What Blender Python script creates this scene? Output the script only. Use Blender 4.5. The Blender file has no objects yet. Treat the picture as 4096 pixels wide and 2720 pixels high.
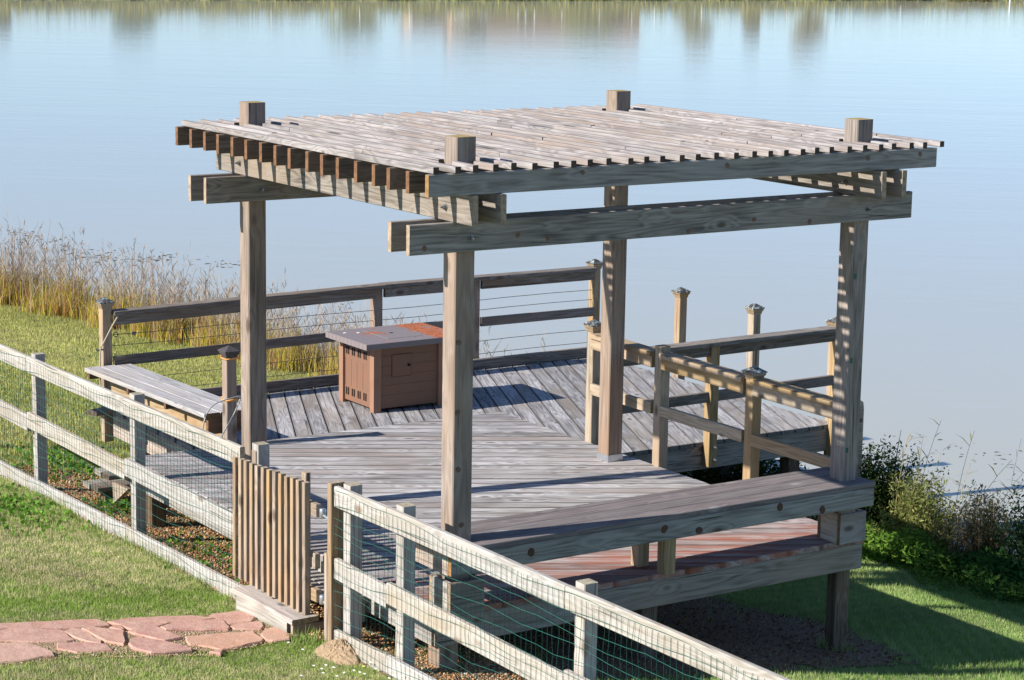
import bpy, math, random
import numpy as np
from mathutils import Vector, Matrix
R = random.Random(7); NP = np.random.default_rng(7)
sc = bpy.context.scene
COL = sc.collection

# ------------------------------------------------------------------ camera
cam = bpy.data.cameras.new('camera'); camo = bpy.data.objects.new('camera', cam); COL.objects.link(camo)
CP = Vector((-6.97942, -11.24606, 4.15636))
cR = Vector((0.837854, -0.545671, 0.015617)); cU = Vector((0.086501, 0.160956, 0.983163)); cF = Vector((0.538997, 0.822397, -0.182059))
M3 = Matrix((cR, cU, -cF)).transposed()
camo.matrix_world = Matrix.Translation(CP) @ M3.to_4x4()
cam.sensor_width = 36; cam.lens = 78.0575; cam.clip_start = 0.1; cam.clip_end = 3000
sc.camera = camo
sc.render.resolution_x = 1024; sc.render.resolution_y = 680
# ------------------------------------------------------------------ world, sun, exposure
EL, AZ = math.radians(32.3), math.radians(-9.6)
w = bpy.data.worlds.new('World'); sc.world = w; w.use_nodes = True
nt = w.node_tree
sky = nt.nodes.new('ShaderNodeTexSky'); sky.sky_type = 'NISHITA'; sky.sun_disc = False
sky.sun_elevation = EL; sky.sun_rotation = math.radians(279.6)
sky.altitude = 100; sky.air_density = 0.75; sky.dust_density = 0.25; sky.ozone_density = 5.0
nt.links.new(sky.outputs[0], nt.nodes['Background'].inputs[0]); nt.nodes['Background'].inputs[1].default_value = 0.105
sd = bpy.data.lights.new('sun', 'SUN'); so = bpy.data.objects.new('sun', sd); COL.objects.link(so)
sd.energy = 4.7; sd.angle = math.radians(0.55); sd.color = (1.0, 0.945, 0.87)
SUN = Vector((math.cos(EL)*math.cos(AZ), math.cos(EL)*math.sin(AZ), -math.sin(EL)))
so.rotation_euler = SUN.to_track_quat('-Z', 'Y').to_euler(); so.location = (-20, 5, 20)
vs = sc.view_settings; vs.view_transform = 'Standard'; vs.look = 'None'; vs.exposure = 0.70; vs.gamma = 1.0; vs.use_curve_mapping = False

# ------------------------------------------------------------------ helpers
def tag(o, label=None, cat=None, group=None, kind=None):
    if label: o['label'] = label
    if cat: o['category'] = cat
    if group: o['group'] = group
    if kind: o['kind'] = kind
    return o
def thing(name, loc, label, cat, group=None):
    o = bpy.data.objects.new(name, None); COL.objects.link(o); o.location = loc; o.empty_display_size = 0.2
    return tag(o, label, cat, group)
def wpos(o):
    v = Vector(o.location)
    while o.parent: o = o.parent; v += Vector(o.location)
    return v
ABS = {}
def absm(o):
    if o is None: return Matrix.Identity(4)
    if o.name in ABS: return ABS[o.name]
    return absm(o.parent) @ o.matrix_basis
def link(name, me, parent=None, mat=None, M=None):
    o = bpy.data.objects.new(name, me); COL.objects.link(o)
    if M is None: M = Matrix.Identity(4)
    if parent is not None:
        P = absm(parent); o.parent = parent; L = P.inverted() @ M
        o.matrix_basis = L
    else: o.matrix_basis = M
    ABS[o.name] = M.copy()
    if mat is not None and len(me.materials) == 0: me.materials.append(mat)
    return o
def pyd(name, V, F, mats=(), smooth=False, fm=None):
    me = bpy.data.meshes.new(name); me.from_pydata([tuple(v) for v in V], [], F)
    for m in mats: me.materials.append(m)
    if fm is not None: me.polygons.foreach_set('material_index', fm)
    if smooth: me.polygons.foreach_set('use_smooth', [True]*len(me.polygons))
    me.update(); return me
def bigmesh(name, V, T, mat, cols=None, nper=3):
    """numpy mesh of triangles or quads, with an optional per-vertex colour"""
    V = np.asarray(V, dtype=np.float32); T = np.asarray(T, dtype=np.int32)
    me = bpy.data.meshes.new(name); me.vertices.add(len(V)); me.vertices.foreach_set('co', V.ravel())
    n = len(T); me.loops.add(n*nper); me.loops.foreach_set('vertex_index', T.ravel())
    me.polygons.add(n); me.polygons.foreach_set('loop_start', np.arange(0, n*nper, nper, dtype=np.int32))
    try: me.polygons.foreach_set('loop_total', np.full(n, nper, dtype=np.int32))
    except Exception: pass
    me.update(calc_edges=True); me.validate()
    if cols is not None:
        a = me.color_attributes.new('tint', 'FLOAT_COLOR', 'POINT')
        c = np.ones((len(V), 4), dtype=np.float32); c[:, :3] = cols; a.data.foreach_set('color', c.ravel())
    me.materials.append(mat); return me
MC = {}
def frame(p0, p1, up):
    p0 = Vector(p0); p1 = Vector(p1); X = (p1-p0).normalized(); Z = Vector(up); Z = (Z - X*Z.dot(X)).normalized(); Y = Z.cross(X)
    m = Matrix((X, Y, Z)).transposed().to_4x4(); m.translation = p0; return m, (p1-p0).length
def plank_mesh(name, L, w, t, mat, c):
    k = (name, round(L, 3), round(w, 3), round(t, 3), mat.name, c)
    if k in MC: return MC[k]
    a, b = w/2, t/2
    sec = [(-a+c, -b), (a-c, -b), (a, -b+c), (a, b-c), (a-c, b), (-a+c, b), (-a, b-c), (-a, -b+c)]
    V = [(0, y, z) for y, z in sec] + [(L, y, z) for y, z in sec]
    F = [(i, (i+1) % 8, 8+(i+1) % 8, 8+i) for i in range(8)] + [tuple(range(7, -1, -1)), tuple(range(8, 16))]
    F = [tuple(reversed(f)) for f in F]
    F = [tuple(reversed(f)) for f in F]
    me = pyd(name, V, F, [mat]); MC[k] = me; return me
def plank(name, p0, p1, w, t, mat, parent=None, up=(0, 0, 1), c=0.004, jit=0.0008):
    """a sawn board or post: centre line p0 -> p1, w across, t along up"""
    j = Vector((R.uniform(-jit, jit), R.uniform(-jit, jit), R.uniform(-jit, jit)))
    m, L = frame(Vector(p0)+j, Vector(p1)+j, up)
    return link(name, plank_mesh(name, L, w, t, mat, c), parent, None, m)
def tube(pts, r, n=6, closed=False):
    V, F = [], []; P = [Vector(p) for p in pts]; N = len(P)
    for i, p in enumerate(P):
        a = P[(i-1) % N] if (closed or i > 0) else p; b = P[(i+1) % N] if (closed or i < N-1) else p
        d = (b-a).normalized(); u = Vector((0, 0, 1)) if abs(d.z) < .9 else Vector((1, 0, 0)); s = d.cross(u).normalized(); u = s.cross(d)
        for k in range(n):
            q = 2*math.pi*k/n; V.append(p + s*math.cos(q)*r + u*math.sin(q)*r)
    for i in range(N if closed else N-1):
        j = (i+1) % N
        for k in range(n): F.append((i*n+k, i*n+(k+1) % n, j*n+(k+1) % n, j*n+k))
    if not closed: F += [tuple(range(n-1, -1, -1)), tuple((N-1)*n+k for k in range(n))]
    return V, F
def lathe(prof, n=12):
    V, F = [], []
    for r, z in prof:
        for k in range(n): q = 2*math.pi*k/n; V.append((r*math.cos(q), r*math.sin(q), z))
    for i in range(len(prof)-1):
        for k in range(n): F.append((i*n+k, i*n+(k+1) % n, (i+1)*n+(k+1) % n, (i+1)*n+k))
    F += [tuple(range(n-1, -1, -1)), tuple((len(prof)-1)*n+k for k in range(n))]
    return V, F
def clip(poly, nx, ny, d):
    """keep nx*x+ny*y <= d"""
    out = []
    for i in range(len(poly)):
        a, b = poly[i], poly[(i+1) % len(poly)]; da = nx*a[0]+ny*a[1]-d; db = nx*b[0]+ny*b[1]-d
        if da <= 0: out.append(a)
        if (da < 0 < db) or (db < 0 < da): s = da/(da-db); out.append((a[0]+s*(b[0]-a[0]), a[1]+s*(b[1]-a[1])))
    return out
def area(p): return abs(sum(p[i][0]*p[(i+1) % len(p)][1]-p[(i+1) % len(p)][0]*p[i][1] for i in range(len(p))))/2

# ------------------------------------------------------------------ materials
def newmat(name):
    m = bpy.data.materials.new(name); m.use_nodes = True; t = m.node_tree
    return m, t, t.nodes, t.links, t.nodes['Principled BSDF']
def ramp(N, stops):
    r = N.new('ShaderNodeValToRGB'); e = r.color_ramp.elements
    while len(e) < len(stops): e.new(0.5)
    for q, (p, c) in zip(e, stops): q.position = p; q.color = (*c, 1) if len(c) == 3 else c
    return r
def mth(N, L, op, a, b=None, clampv=False):
    n = N.new('ShaderNodeMath'); n.operation = op; n.use_clamp = clampv
    for i, x in enumerate((a, b)):
        if x is None: continue
        if isinstance(x, (int, float)): n.inputs[i].default_value = x
        else: L.new(x, n.inputs[i])
    return n.outputs[0]
def vmul(N, L, v, s):
    n = N.new('ShaderNodeVectorMath'); n.operation = 'MULTIPLY'; L.new(v, n.inputs[0]); n.inputs[1].default_value = s; return n.outputs[0]
def noise(N, L, v, scale=1, detail=3, rough=0.55, dist=0):
    n = N.new('ShaderNodeTexNoise'); L.new(v, n.inputs['Vector']); n.inputs['Scale'].default_value = scale
    n.inputs['Detail'].default_value = detail; n.inputs['Roughness'].default_value = rough; n.inputs['Distortion'].default_value = dist
    return n.outputs['Fac']
def mrange(N, L, x, a, b, c=0.0, d=1.0):
    n = N.new('ShaderNodeMapRange'); L.new(x, n.inputs[0])
    for i, q in enumerate((a, b, c, d)): n.inputs[i+1].default_value = q
    return n.outputs[0]
def mixc(N, L, f, a, b, mode='MIX'):
    n = N.new('ShaderNodeMix'); n.data_type = 'RGBA'; n.blend_type = mode
    for i, x in ((0, f), (6, a), (7, b)):
        if isinstance(x, (int, float)): n.inputs[i].default_value = x
        elif isinstance(x, tuple): n.inputs[i].default_value = (*x, 1)
        else: L.new(x, n.inputs[i])
    return n.outputs[2]
def wood(name, lo, mid, hi, warm=None, knot=(0.09, 0.055, 0.035), end=None, ringf=75, vary=0.16, bump=0.35, rough=0.85, knotr=0.125, red=False, edge=False):
    m, t, N, L, B = newmat(name)
    tc = N.new('ShaderNodeTexCoord').outputs['Object']; rnd = N.new('ShaderNodeObjectInfo').outputs['Random']
    cb = N.new('ShaderNodeCombineXYZ')
    for i, k in enumerate((31.7, 17.9, 23.3)): L.new(mth(N, L, 'MULTIPLY', rnd, k), cb.inputs[i])
    va = N.new('ShaderNodeVectorMath'); L.new(tc, va.inputs[0]); L.new(cb.outputs[0], va.inputs[1]); v = va.outputs[0]
    # knots first: they bend the grain round them
    vo = N.new('ShaderNodeTexVoronoi'); L.new(vmul(N, L, v, (2.6, 5.5, 5.5)), vo.inputs['Vector']); vo.inputs['Scale'].default_value = 1.0
    kd = vo.outputs['Distance']
    bend = mrange(N, L, kd, 0.0, 0.42, 0.55, 0.0)
    n1 = noise(N, L, vmul(N, L, v, (0.55, 7.5, 7.5)), 1, 2.5, 0.5, 0.3)
    ring = mth(N, L, 'SINE', mth(N, L, 'MULTIPLY', mth(N, L, 'ADD', n1, mth(N, L, 'MULTIPLY', bend, 0.35)), ringf))
    ring = mrange(N, L, ring, -1, 1)
    n2 = mrange(N, L, noise(N, L, vmul(N, L, v, (2.6, 60, 60)), 1, 4, 0.7), 0.33, 0.67)
    n3 = mrange(N, L, noise(N, L, vmul(N, L, v, (1.6, 4, 4)), 1, 4, 0.6), 0.3, 0.72)
    f = mth(N, L, 'ADD', mth(N, L, 'MULTIPLY', ring, 0.30), mth(N, L, 'MULTIPLY', n2, 0.42))
    f = mth(N, L, 'ADD', f, mth(N, L, 'MULTIPLY', n3, 0.30), True)
    r = ramp(N, [(0.12, lo), (0.5, mid), (0.9, hi)]); L.new(f, r.inputs[0]); c = r.outputs[0]
    if warm:
        wn = mrange(N, L, noise(N, L, vmul(N, L, v, (0.9, 2.2, 2.2)), 1, 3, 0.6), 0.46, 0.66)
        c = mixc(N, L, mth(N, L, 'MULTIPLY', wn, 0.75), c, warm)
    kf = mrange(N, L, kd, knotr*0.55, knotr*1.25, 1, 0)
    halo = mth(N, L, 'MULTIPLY', mrange(N, L, kd, knotr, knotr*3.0, 1, 0), 0.35)
    c = mixc(N, L, halo, c, hi)
    c = mixc(N, L, mth(N, L, 'MULTIPLY', kf, 0.8), c, knot)
    ck = mrange(N, L, noise(N, L, vmul(N, L, v, (1.1, 38, 38)), 1, 2, 0.5), 0.685, 0.72)
    c = mixc(N, L, mth(N, L, 'MULTIPLY', ck, 0.8), c, tuple(x*0.35 for x in lo))
    if edge:   # grime along both long edges, with the seams' cupped shade put into the colour
        gn = N.new('ShaderNodeSeparateXYZ'); L.new(N.new('ShaderNodeTexCoord').outputs['Generated'], gn.inputs[0])
        ed = mth(N, L, 'ABSOLUTE', mth(N, L, 'SUBTRACT', gn.outputs[1], 0.5))
        ed = mth(N, L, 'ADD', ed, mth(N, L, 'MULTIPLY', mth(N, L, 'SUBTRACT', n3, 0.5), 0.05))
        c = mixc(N, L, mrange(N, L, ed, 0.40, 0.485, 0.0, 0.72), c, tuple(x*0.55 for x in lo))
    if red:   # spilled red stain on the boards below the bench
        gp = N.new('ShaderNodeNewGeometry').outputs['Position']; sx = N.new('ShaderNodeSeparateXYZ'); L.new(gp, sx.inputs[0])
        mk = mth(N, L, 'ADD', sx.outputs[1], mth(N, L, 'MULTIPLY', noise(N, L, gp, 3.0, 4, 0.6), 0.9))
        mk = mrange(N, L, mk, 0.75, 1.35, 1.0, 0.0)
        mk2 = mrange(N, L, noise(N, L, vmul(N, L, v, (1.6, 14, 14)), 1, 4, 0.6), 0.4, 0.62, 0.25, 0.85)
        c = mixc(N, L, mth(N, L, 'MULTIPLY', mk, mk2), c, (0.36, 0.13, 0.085))
    r2 = mth(N, L, 'FRACT', mth(N, L, 'MULTIPLY', rnd, 7.31))
    br = N.new('ShaderNodeHueSaturation'); L.new(c, br.inputs['Color'])
    L.new(mrange(N, L, r2, 0, 1, 1-vary, 1+vary), br.inputs['Value']); L.new(mrange(N, L, rnd, 0, 1, 0.75, 1.2), br.inputs['Saturation'])
    c = br.outputs[0]
    g = N.new('ShaderNodeNewGeometry'); vt = N.new('ShaderNodeVectorTransform'); vt.vector_type = 'NORMAL'; vt.convert_from = 'WORLD'; vt.convert_to = 'OBJECT'
    L.new(g.outputs['Normal'], vt.inputs[0]); sx2 = N.new('ShaderNodeSeparateXYZ'); L.new(vt.outputs[0], sx2.inputs[0])
    ef = mrange(N, L, mth(N, L, 'ABSOLUTE', sx2.outputs[0]), 0.85, 0.95)
    en = noise(N, L, vmul(N, L, v, (30, 30, 30)), 1, 3, 0.6)
    er = ramp(N, [(0.3, tuple(x*0.55 for x in (end or mid))), (0.7, tuple(x*1.15 for x in (end or mid)))]); L.new(en, er.inputs[0])
    c = mixc(N, L, ef, c, er.outputs[0])
    L.new(c, B.inputs['Base Color']); B.inputs['Roughness'].default_value = rough
    if 'Specular IOR Level' in B.inputs: B.inputs['Specular IOR Level'].default_value = 0.22
    bp = N.new('ShaderNodeBump'); bp.inputs['Strength'].default_value = bump; bp.inputs['Distance'].default_value = 0.004
    hgt = mth(N, L, 'ADD', mth(N, L, 'MULTIPLY', n2, 0.8), mth(N, L, 'MULTIPLY', ring, 0.4))
    L.new(mth(N, L, 'SUBTRACT', hgt, mth(N, L, 'MULTIPLY', kf, 0.5)), bp.inputs['Height']); L.new(bp.outputs[0], B.inputs['Normal'])
    return m
def plain(name, col, rough=0.6, metal=0.0, nz=0.0, ns=20, spec=0.4):
    m, t, N, L, B = newmat(name)
    tc = N.new('ShaderNodeTexCoord').outputs['Object']
    f = noise(N, L, tc, ns, 4, 0.6)
    c = mixc(N, L, mrange(N, L, f, 0.3, 0.7), tuple(x*(1-nz) for x in col), tuple(min(1, x*(1+nz)) for x in col))
    L.new(c, B.inputs['Base Color']); B.inputs['Roughness'].default_value = rough; B.inputs['Metallic'].default_value = metal
    if 'Specular IOR Level' in B.inputs: B.inputs['Specular IOR Level'].default_value = spec
    return m
W_DECK = wood('weathered_deck_wood', (0.11, 0.102, 0.097), (0.325, 0.304, 0.294), (0.58, 0.56, 0.548), warm=(0.27, 0.225, 0.195), end=(0.20, 0.19, 0.15), vary=0.24, red=True, edge=True)
W_DOCK = wood('silver_dock_wood', (0.12, 0.112, 0.112), (0.29, 0.28, 0.28), (0.47, 0.46, 0.465), warm=(0.27, 0.23, 0.19), end=(0.11, 0.10, 0.09), vary=0.18, ringf=60, edge=True)
W_BEAM = wood('grey_beam_wood', (0.11, 0.095, 0.08), (0.25, 0.222, 0.19), (0.36, 0.325, 0.285), warm=(0.30, 0.235, 0.175), end=(0.42, 0.32, 0.22), vary=0.08)
W_JOIST = wood('brown_joist_wood', (0.085, 0.062, 0.047), (0.155, 0.118, 0.09), (0.235, 0.185, 0.145), warm=(0.19, 0.12, 0.08), end=(0.22, 0.115, 0.06), vary=0.14)
W_POST = wood('tan_post_wood', (0.15, 0.115, 0.09), (0.285, 0.225, 0.178), (0.39, 0.32, 0.262), warm=(0.32, 0.22, 0.16), end=(0.40, 0.30, 0.12), vary=0.06, bump=0.25, ringf=60, knotr=0.165)
W_BATTEN = wood('silver_batten_wood', (0.15, 0.133, 0.124), (0.30, 0.272, 0.258), (0.44, 0.41, 0.395), warm=(0.31, 0.25, 0.21), end=(0.10, 0.075, 0.055), vary=0.11, knotr=0.07)
W_PINE = wood('yellow_pine_rail_wood', (0.23, 0.16, 0.085), (0.37, 0.272, 0.165), (0.46, 0.365, 0.245), warm=(0.36, 0.225, 0.115), end=(0.30, 0.22, 0.13), vary=0.08, ringf=55)
W_FENCE = wood('pale_fence_wood', (0.28, 0.25, 0.205), (0.42, 0.39, 0.345), (0.52, 0.495, 0.455), warm=(0.42, 0.355, 0.275), knot=(0.22, 0.15, 0.10), end=(0.40, 0.35, 0.25), vary=0.06, ringf=75, knotr=0.15)
W_GATE = wood('brown_gate_wood', (0.18, 0.125, 0.085), (0.31, 0.23, 0.16), (0.42, 0.33, 0.245), warm=(0.40, 0.27, 0.15), end=(0.42, 0.34, 0.25), vary=0.12, bump=0.2)
W_DARK = wood('dark_rail_wood', (0.10, 0.085, 0.072), (0.20, 0.168, 0.14), (0.31, 0.27, 0.235), warm=(0.21, 0.155, 0.11), end=(0.14, 0.11, 0.08), vary=0.10)
W_BENCH = wood('grey_bench_wood', (0.17, 0.145, 0.135), (0.30, 0.262, 0.245), (0.43, 0.39, 0.37), warm=(0.25, 0.20, 0.17), end=(0.22, 0.15, 0.08), vary=0.08)
W_BRN = wood('brown_pile_wood', (0.06, 0.044, 0.03), (0.14, 0.105, 0.07), (0.235, 0.18, 0.115), end=(0.14, 0.1, 0.07), vary=0.08, ringf=50)
W_BTOP = wood('brown_bench_top_wood', (0.12, 0.10, 0.095), (0.185, 0.157, 0.150), (0.25, 0.22, 0.212), knot=(0.34, 0.30, 0.27), end=(0.30, 0.26, 0.2), vary=0.06, bump=0.2)
W_KNOT = wood('knotty_fascia_wood', (0.14, 0.13, 0.115), (0.275, 0.26, 0.235), (0.38, 0.365, 0.335), knot=(0.075, 0.04, 0.025), end=(0.36, 0.2, 0.08), vary=0.03, knotr=0.17)
W_OLD = wood('old_board_wood', (0.22, 0.20, 0.17), (0.36, 0.33, 0.28), (0.50, 0.46, 0.40), warm=(0.34, 0.29, 0.22), end=(0.34, 0.31, 0.25), vary=0.10)
W_SEAT = wood('pale_seat_wood', (0.24, 0.225, 0.22), (0.40, 0.38, 0.37), (0.50, 0.485, 0.475), warm=(0.44, 0.39, 0.34), end=(0.17, 0.11, 0.06), vary=0.06)
W_STEP = wood('warm_step_wood', (0.26, 0.21, 0.17), (0.42, 0.355, 0.30), (0.52, 0.46, 0.41), warm=(0.46, 0.34, 0.24), end=(0.36, 0.27, 0.16), vary=0.06)
STEEL = plain('galvanised_steel', (0.55, 0.57, 0.60), 0.38, 0.85, 0.12, 60)
DSTEEL = plain('dark_steel', (0.22, 0.22, 0.22), 0.45, 0.7, 0.15, 60)
WIREM = plain('green_wire', (0.02, 0.12, 0.095), 0.5, 0.0, 0.2, 40)
CLIPG = plain('green_clip', (0.02, 0.11, 0.07), 0.5)
CABLE = plain('steel_cable', (0.20, 0.18, 0.15), 0.5, 0.6, 0.1, 80)
CORDO = plain('orange_cord', (0.75, 0.34, 0.09), 0.6, 0, 0.1, 80)
CORDG = plain('grey_cable', (0.30, 0.31, 0.30), 0.5, 0, 0.1, 80)
ROPE = plain('tan_rope', (0.45, 0.38, 0.25), 0.8, 0, 0.15, 90)
BLACKM = plain('black_plastic_cap', (0.075, 0.065, 0.06), 0.5, 0, 0.2, 30)
DARKH = plain('near_black', (0.012, 0.010, 0.009), 0.9)  # also stands in for the shade inside slots and holes
def copper():
    m, t, N, L, B = newmat('patinated_copper')
    tc = N.new('ShaderNodeTexCoord').outputs['Object']; rnd = N.new('ShaderNodeObjectInfo').outputs['Random']
    va = N.new('ShaderNodeVectorMath'); L.new(tc, va.inputs[0]); L.new(mth(N, L, 'MULTIPLY', rnd, 9), va.inputs[1])
    f = noise(N, L, va.outputs[0], 26, 3, 0.6, 1.2)
    r = ramp(N, [(0.42, (0.075, 0.058, 0.05)), (0.52, (0.14, 0.13, 0.12)), (0.58, (0.30, 0.38, 0.36)), (0.68, (0.62, 0.66, 0.60))]); L.new(f, r.inputs[0])
    L.new(r.outputs[0], B.inputs['Base Color']); B.inputs['Metallic'].default_value = 0.25; B.inputs['Roughness'].default_value = 0.35
    return m
COPPER = copper()
def leafmat(name, trans=0.35, rough=0.6, bias=0.0):
    m = bpy.data.materials.new(name); m.use_nodes = True; t = m.node_tree; N, L = t.nodes, t.links
    N.remove(N['Principled BSDF']); a = N.new('ShaderNodeVertexColor'); a.layer_name = 'tint'
    g = N.new('ShaderNodeNewGeometry').outputs['Position']
    f = noise(N, L, g, 1.7, 4, 0.6); f2 = noise(N, L, g, 38, 2, 0.5)
    c = mixc(N, L, 1.0, a.outputs['Color'], mixc(N, L, mrange(N, L, f, 0.3, 0.7), (0.86, 0.84, 0.86), (1.12, 1.16, 1.05)), 'MULTIPLY')
    c = mixc(N, L, 1.0, c, mixc(N, L, f2, (0.8, 0.8, 0.8), (1.2, 1.2, 1.2)), 'MULTIPLY')
    d = N.new('ShaderNodeBsdfDiffuse'); L.new(c, d.inputs[0]); tr = N.new('ShaderNodeBsdfTranslucent'); L.new(c, tr.inputs[0])
    if bias:   # a dense mown sward lights up like a soft level surface
        nn = N.new('ShaderNodeMix'); nn.data_type = 'VECTOR'; nn.inputs[0].default_value = bias; L.new(N.new('ShaderNodeNewGeometry').outputs['Normal'], nn.inputs[4]); nn.inputs[5].default_value = (0, 0, 1)
        nz_ = N.new('ShaderNodeVectorMath'); nz_.operation = 'NORMALIZE'; L.new(nn.outputs[1], nz_.inputs[0]); L.new(nz_.outputs[0], d.inputs['Normal'])
    mx = N.new('ShaderNodeMixShader'); mx.inputs[0].default_value = trans; L.new(d.outputs[0], mx.inputs[1]); L.new(tr.outputs[0], mx.inputs[2])
    L.new(mx.outputs[0], N['Material Output'].inputs[0]); return m
LEAF = leafmat('foliage_blades')
TURF = leafmat('turf_blades', 0.25, bias=0.65)

# ------------------------------------------------------------------ terrain
ZW = -1.3
def xs(y): return np.interp(y, [-60, -20, -4, 0, 4, 8, 12.5, 16, 20, 24, 30, 45, 80, 200], [13, 9.0, 7.3, 7.0, 6.9, 6.6, 6.05, 5.3, 4.4, 3.2, 1, -8, -40, -200])
def yfar(x): return np.interp(x, [-200, 0, 46.8, 86, 136, 260, 600], [178, 150, 140.0, 133.5, 129.0, 120, 100])
def gz(x, y):
    x = np.asarray(x, float); y = np.asarray(y, float)
    s = xs(y)-x; k = np.interp(y, [-4, 0, 2, 7, 14, 20], [0.13, 0.128, 0.117, 0.105, 0.10, 0.10])
    up = k*np.minimum(s, 7.4)+0.03*np.maximum(s-7.4, 0)
    near = np.where(s > 0, up, np.maximum(s*0.16, -1.6)) + ZW
    d = y-yfar(x)
    far = ZW + np.where(d > 0, np.minimum(d*0.22, 0.5)+np.clip(d-3, 0, 60)*0.015, np.maximum(d*0.1, -1.6))
    bump = 0.018*np.sin(x*2.1+y*1.3)*np.sin(y*1.7-x*0.6)*(s > 0.3)
    return np.maximum(near, far)+bump
def G(x, y): return float(gz(x, y))

def ground_mat():
    m, t, N, L, B = newmat('turf_and_soil')
    g = N.new('ShaderNodeNewGeometry').outputs['Position']
    f = noise(N, L, g, 1.1, 5, 0.6); f2 = noise(N, L, g, 30, 4, 0.7)
    r = ramp(N, [(0.30, (0.12, 0.16, 0.04)), (0.5, (0.24, 0.25, 0.09)), (0.7, (0.40, 0.35, 0.19))])
    L.new(mth(N, L, 'ADD', mth(N, L, 'MULTIPLY', f, 0.5), mth(N, L, 'MULTIPLY', f2, 0.5)), r.inputs[0])
    L.new(r.outputs[0], B.inputs['Base Color']); B.inputs['Roughness'].default_value = 0.95
    bp = N.new('ShaderNodeBump'); bp.inputs['Strength'].default_value = 0.8; bp.inputs['Distance'].default_value = 0.03; L.new(f2, bp.inputs['Height']); L.new(bp.outputs[0], B.inputs['Normal'])
    return m
def spaced(parts):
    o = []
    for a, b, s in parts: o += list(np.arange(a, b, s))
    return np.array(o+[parts[-1][1]])
gx = spaced([(-400, -60, 40), (-60, -10, 5), (-10, 10, 0.25), (10, 40, 3), (40, 160, 6), (160, 700, 30)])
gy = spaced([(-300, -40, 40), (-40, -6, 4), (-6, 26, 0.25), (26, 60, 2), (60, 118, 8), (118, 170, 1.5), (170, 800, 40)])
GX, GY = np.meshgrid(gx, gy, indexing='ij'); GZ = gz(GX, GY)
nx, ny = GX.shape; idx = np.arange(nx*ny).reshape(nx, ny)
quads = np.stack([idx[:-1, :-1], idx[1:, :-1], idx[1:, 1:], idx[:-1, 1:]], -1).reshape(-1, 4)
gm = bigmesh('ground', np.stack([GX, GY, GZ], -1).reshape(-1, 3), quads, ground_mat(), nper=4)
gm.polygons.foreach_set('use_smooth', [True]*len(gm.polygons))
tag(link('ground', gm), 'gently sloping mown lawn running down to the lake shore', kind='structure')

def water_mat():
    m, t, N, L, B = newmat('lake_water')
    g = N.new('ShaderNodeNewGeometry').outputs['Position']
    B.inputs['Base Color'].default_value = (0.43, 0.42, 0.34, 1); B.inputs['Roughness'].default_value = 0.075; B.inputs['IOR'].default_value = 1.333
    mp = N.new('ShaderNodeMapping'); mp.inputs['Rotation'].default_value = (0, 0, math.radians(38)); L.new(g, mp.inputs[0])
    a = noise(N, L, vmul(N, L, mp.outputs[0], (0.9, 3.2, 1)), 1.0, 3, 0.55, 0.4)
    b = noise(N, L, vmul(N, L, mp.outputs[0], (0.12, 0.5, 1)), 1.0, 2, 0.5)
    h = mth(N, L, 'ADD', mth(N, L, 'MULTIPLY', a, 0.0042), mth(N, L, 'MULTIPLY', b, 0.008))
    bp = N.new('ShaderNodeBump'); bp.inputs['Strength'].default_value = 1.0; bp.inputs['Distance'].default_value = 1.0
    L.new(h, bp.inputs['Height']); L.new(bp.outputs[0], B.inputs['Normal'])
    return m
lv = [(-400, -60, ZW), (700, -60, ZW), (700, 190, ZW), (-400, 190, ZW)]
tag(link('lake', pyd('lake', lv, [(0, 1, 2, 3)], [water_mat()])), 'calm pale blue lake', kind='structure')

# soil and gravel sheets that follow the ground
def sheet(name, poly, mat, dz, step=0.12, rag=0.10):
    xs0 = [p[0] for p in poly]; ys0 = [p[1] for p in poly]
    def inside(x, y):
        c = False; n = len(poly)
        for i in range(n):
            x1, y1 = poly[i]; x2, y2 = poly[(i+1) % n]
            if (y1 > y) != (y2 > y) and x < (x2-x1)*(y-y1)/(y2-y1)+x1: c = not c
        return c
    ax = np.arange(min(xs0), max(xs0)+step, step); ay = np.arange(min(ys0), max(ys0)+step, step)
    V, F, id_ = [], [], {}
    def vid(i, j):
        if (i, j) not in id_:
            x, y = ax[i]+R.uniform(-rag, rag)*0.4, ay[j]+R.uniform(-rag, rag)*0.4; id_[(i, j)] = len(V); V.append((x, y, G(x, y)+dz))
        return id_[(i, j)]
    for i in range(len(ax)-1):
        for j in range(len(ay)-1):
            if inside(ax[i]+step/2+R.uniform(-rag, rag), ay[j]+step/2+R.uniform(-rag, rag)):
                F.append((vid(i, j), vid(i+1, j), vid(i+1, j+1), vid(i, j+1)))
    return pyd(name, V, F, [mat], True)
def soil_mat(name, a, b, sc_=40):
    m, t, N, L, B = newmat(name)
    g = N.new('ShaderNodeNewGeometry').outputs['Position']
    f = noise(N, L, g, sc_, 5, 0.7); r = ramp(N, [(0.3, a), (0.7, b)]); L.new(f, r.inputs[0]); L.new(r.outputs[0], B.inputs['Base Color']); B.inputs['Roughness'].default_value = 0.95
    bp = N.new('ShaderNodeBump'); bp.inputs['Distance'].default_value = 0.02; L.new(f, bp.inputs['Height']); L.new(bp.outputs[0], B.inputs['Normal']); return m
SOIL = soil_mat('bare_soil', (0.085, 0.045, 0.026), (0.26, 0.15, 0.09))
GRAV = soil_mat('gravel_soil', (0.17, 0.10, 0.055), (0.40, 0.25, 0.14), 55)
SOILP = [(-0.3, 4.6), (-0.35, -0.1), (0.2, -0.35), (2.4, -0.42), (3.45, -0.42), (3.75, 0.0), (3.8, 0.7), (3.3, 1.3), (3.5, 2.2), (3.4, 4.6)]
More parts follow.
